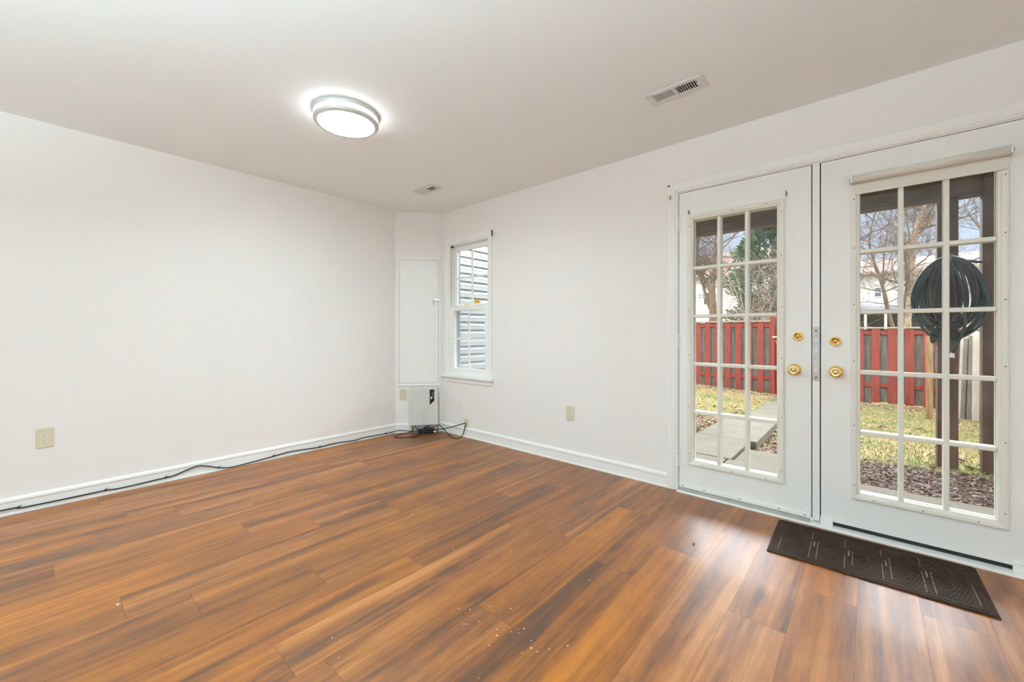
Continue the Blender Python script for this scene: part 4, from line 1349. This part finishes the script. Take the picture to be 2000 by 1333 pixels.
tree('bare_tree', 'thick forked bare tree seen through the door with no blind', [
    [(-1.72, 18, -0.7, .30), (-1.72, 18, 1.2, .24), (-1.72, 18, 2.1, .20), (-1.74, 18, 2.6, .19), (-1.76, 18, 3.05, .17), (-1.69, 18, 3.62, .125), (-1.62, 18, 4.22, .11), (-1.5, 18, 5.2, .09), (-1.35, 18.1, 6.4, .06)],
    [(-1.76, 18, 3.0, .15), (-2.01, 18, 3.4, .13), (-2.2, 18, 3.79, .115), (-2.39, 18, 4.3, .105), (-2.43, 18, 5.06, .09), (-2.41, 18.1, 5.8, .075), (-2.3, 18.2, 6.8, .05)],
    [(-1.76, 18, 2.15, .15), (-1.88, 18, 2.36, .12), (-2.06, 18, 2.91, .085), (-2.2, 18, 3.42, .07), (-2.5, 17.9, 4.2, .04)]], 5, M['bark'], 3, 1.9, 3, 90, 3.3, girth=0.85)
tree('bare_tree', 'big pale-barked bare tree leaning outside the second glazed door', [
    [(5.02, 22, -0.7, .34), (5.05, 22, 0.84, .30), (5.12, 22, 1.97, .27), (5.18, 22, 3.09, .26), (5.26, 22, 4.42, .24), (5.39, 22, 5.52, .22), (5.61, 22, 6.25, .205), (5.8, 22, 6.77, .19), (5.95, 22, 7.6, .16), (6.0, 22, 9.0, .10)],
    [(5.46, 22, 5.55, .10), (5.75, 22, 5.88, .075), (6.1, 22, 5.98, .06), (6.9, 22, 6.3, .03)]], 9, M['bark_pale'], 3, 2.4, 3, 60, 3.0, girth=0.55)
tree('bare_tree', 'slender bare tree with russet leaves curving up behind the lower fence panel', [
    [(4.50, 15, -0.6, .085), (4.46, 15, 0.99, .072), (4.36, 15, 1.57, .066), (4.23, 15, 2.4, .058), (4.02, 15, 3.25, .050), (3.92, 15, 3.69, .042), (3.87, 15, 4.12, .034), (3.96, 15, 4.77, .024), (4.09, 15, 5.4, .015)],
    [(4.34, 15, 1.60, .045), (4.26, 15, 2.0, .04), (4.20, 15, 2.57, .035), (4.23, 15, 3.56, .025), (4.3, 15, 4.3, .014)]], 14, M['bark'], 3, 1.35, 3, 420, 1.9, girth=0.8)
tree('bare_tree', 'thin dark bare tree standing just before the pale-barked one', [
    [(4.60, 16, -0.6, .07), (4.63, 16, 0.39, .065), (4.69, 16, 1.25, .06), (4.77, 16, 2.27, .052), (4.83, 16, 3.12, .045), (4.89, 16, 3.96, .036), (4.80, 16, 4.83, .025), (4.7, 16, 5.6, .015)]], 23, M['bark'], 3, 1.5, 3, 190, 2.0, girth=0.7)
tree('bare_tree', 'fine-twigged bare tree behind the coiled hose', [
    [(7.3, 19, -0.6, .13), (7.35, 19, 2.0, .11), (7.3, 19, 4.0, .08), (7.4, 19, 6.0, .05), (7.5, 19, 8, .03)]], 37, M['bark'], 3, 2.6, 3, 40, 1.6)
tree('bare_tree', 'distant misty bare tree above the white house roof', [
    [(-3.6, 25, -0.6, .16), (-3.6, 25, 4.0, .13), (-3.5, 25, 6.0, .10), (-3.4, 25, 8.5, .06), (-3.3, 25, 11, .03)]], 41, M['bark'], 3, 3.0, 2, 0, 4.0)
tree('bare_tree', 'distant bare tree above the tan roof, behind the russet-leaved one', [
    [(2.6, 25, -0.6, .16), (2.7, 25, 3.0, .13), (2.8, 25, 5.5, .10), (3.0, 25, 8.0, .06), (3.2, 25, 11, .03)]], 43, M['bark'], 3, 2.8, 2, 0, 4.0)

# evergreen behind the fence
ev = thing('evergreen_tree', 'bushy dark evergreen tree rising behind the taller red fence panel', 'tree', (1.35, 14, -0.58))
rng = random.Random(3)
MB().tube([(1.35, 14, -0.6), (1.35, 14, 2.5), (1.3, 14, 6.6)], [0.16, 0.11, 0.03], 10).build('trunk', M['bark'], ev)
b = MB()
for i in range(21000):
    t = rng.random() ** 0.8
    z = 0.6 + 6.4 * t
    rad = 1.62 * (1 - 0.55 * t ** 1.6) * (1 + 0.16 * math.sin(z * 5.0) + 0.10 * math.sin(z * 2.3 + 1))
    a = rng.uniform(0, 6.2832)
    rr = rad * (0.35 + 0.65 * rng.random() ** 0.45) * (1 + 0.12 * math.sin(a * 5 + z * 3))
    p = Vector((1.50 + rr * math.cos(a), 14 + rr * math.sin(a) * 0.8, z + 0.05 * rng.gauss(0, 1)))
    out = Vector((math.cos(a), math.sin(a), rng.uniform(-0.1, 0.9))).normalized()
    L_ = rng.uniform(0.07, 0.17)
    sd = out.cross(Vector((rng.gauss(0, 1), rng.gauss(0, 1), rng.gauss(0, 1)))).normalized() * L_ * 0.22
    b.add([p - sd, p + out * L_ * 0.55 - sd * 1.1 + Vector((0, 0, 0.01)), p + out * L_, p + out * L_ * 0.55 + sd * 1.1, p + sd], [(0, 1, 2, 3, 4)])
b.build('foliage', M['needle'], ev, False)

# brambles in front of the evergreen
bt = thing('bramble_thicket', 'tangle of arching dry brambles behind the fence beside the gate post', 'brambles', (1.7, 12.3, -0.58))
rng = random.Random(6)
b = MB()
for i in range(150):
    x0_ = rng.uniform(0.75, 2.9); y0_ = rng.uniform(11.7, 13.2)
    dx = rng.uniform(-1.2, 1.4); hh = rng.uniform(1.6, 4.2)
    pts = [(x0_ + dx * t + 0.05 * math.sin(6 * t + i), y0_ + 0.4 * math.sin(3 * t + i) * t, -0.6 + hh * (1 - (1 - t * 1.25) ** 2)) for t in [k / 8 for k in range(9)]]
    r0 = rng.uniform(0.006, 0.014)
    b.tube(pts, [r0 * (1 - 0.8 * k / 8) for k in range(9)], 4, 0 if rng.random() < 0.35 else 1, False)
    for k in range(3, 9):
        for q in range(2):
            p = Vector(pts[k])
            d = Vector((rng.gauss(0, 1), rng.gauss(0, 0.5), rng.gauss(0.1, 0.8))).normalized() * rng.uniform(0.25, 0.7)
            b.tube([p, p + d * 0.5 + Vector((0, 0, 0.04)), p + d], [0.005, 0.004, 0.002], 3, 0 if rng.random() < 0.3 else 1, False)
b.build('stems', [M['bramble'], M['bramble2']], bt, False)

# ---------------------------------------------------------------- houses far behind
def house(label, x0, x1, y0, y1, eave, ridge, mroof, wins, group='houses beyond the trees'):
    o = thing('house', label, 'house', ((x0 + x1) / 2, y0, -0.6), group)
    MB().box(x0, x1, y0, y1, -0.6, eave).build('wall', M['hwall'], o)
    ym = (y0 + y1) / 2
    b = MB()
    ov = 0.35
    b.add([(x0 - ov, y0 - ov, eave - 0.05), (x1 + ov, y0 - ov, eave - 0.05), (x1 + ov, ym, ridge), (x0 - ov, ym, ridge), (x1 + ov, y1 + ov, eave - 0.05), (x0 - ov, y1 + ov, eave - 0.05),
           (x0 - ov, y0 - ov, eave - 0.20), (x1 + ov, y0 - ov, eave - 0.20), (x1 + ov, y1 + ov, eave - 0.20), (x0 - ov, y1 + ov, eave - 0.20)],
          [(0, 1, 2, 3), (3, 2, 4, 5), (6, 7, 1, 0), (9, 8, 7, 6), (8, 4, 2, 1, 7), (9, 6, 0, 3, 5)])
    b.build('roof', mroof, o)
    MB().box(x0 - ov, x1 + ov, y0 - ov - 0.10, y0 - ov, eave - 0.20, eave - 0.08).build('gutter', M['cap'], o)
    for wx, wz, ww, wh, shut in wins:
        f = MB().ring(wx, wx + ww, wz, wz + wh, [(0, y0), (0, y0 - 0.05), (0.06, y0 - 0.05), (0.06, y0 - 0.01)]).box(wx + 0.05, wx + ww - 0.05, y0 - 0.045, y0 - 0.012, wz + wh / 2 - 0.025, wz + wh / 2 + 0.025).build('window_frame', M['hwall'], o)
        MB().box(wx + 0.05, wx + ww - 0.05, y0 - 0.012, y0 - 0.002, wz + 0.05, wz + wh - 0.05).build('pane', M['hglass'], f)
        if shut:
            for s in (wx - 0.36, wx + ww + 0.02): MB().box(s, s + 0.34, y0 - 0.05, y0 - 0.003, wz, wz + wh).build('shutter', M['shutter'], o)
    return o


house('white house with a pinkish roof seen through the door with no blind', -16.0, -1.5, 33, 41, 5.75, 8.2, M['hroof'],
      [(-6.05, 4.72, 0.62, 0.90, True), (-6.05, 3.42, 0.62, 0.90, True), (-6.86, 3.83, 0.22, 0.46, False), (-6.60, 3.83, 0.22, 0.46, False), (-6.05, 2.0, 0.62, 0.9, False), (-9.5, 4.6, .7, 1.0, True), (-9.5, 3.2, .7, 1.0, True), (-3.4, 4.6, .7, 1.0, True), (-3.4, 3.2, .7, 1.0, True)])
hb = house('off-white house with a tan roof and porch seen through the second glazed door', 0.8, 9.4, 33, 40, 5.08, 6.3, M['hroof2'],
           [(4.08, 3.36, 0.42, 0.68, False), (6.1, 3.36, 0.42, 0.68, False), (1.9, 3.36, 0.42, 0.68, False), (8.0, 3.3, 0.5, 0.8, False)])
b = MB().add([(2.2, 30.6, 2.50), (7.5, 30.6, 2.50), (7.5, 33, 2.80), (2.2, 33, 2.80), (2.2, 30.6, 2.38), (7.5, 30.6, 2.38), (7.5, 33, 2.38), (2.2, 33, 2.38)], [(0, 1, 2, 3), (4, 5, 1, 0), (7, 6, 5, 4), (5, 6, 2, 1), (7, 4, 0, 3)])
b.build('porch_roof', M['hroof3'], hb)
for x in (2.4, 3.62, 4.55, 5.6, 7.3): MB().box(x, x + 0.13, 30.7, 30.83, -0.6, 2.38).build('porch_column', M['hwall'], hb)
MB().box(2.4, 7.4, 32.94, 32.99, -0.5, 2.3).build('garage_door', M['shadowed'], hb)
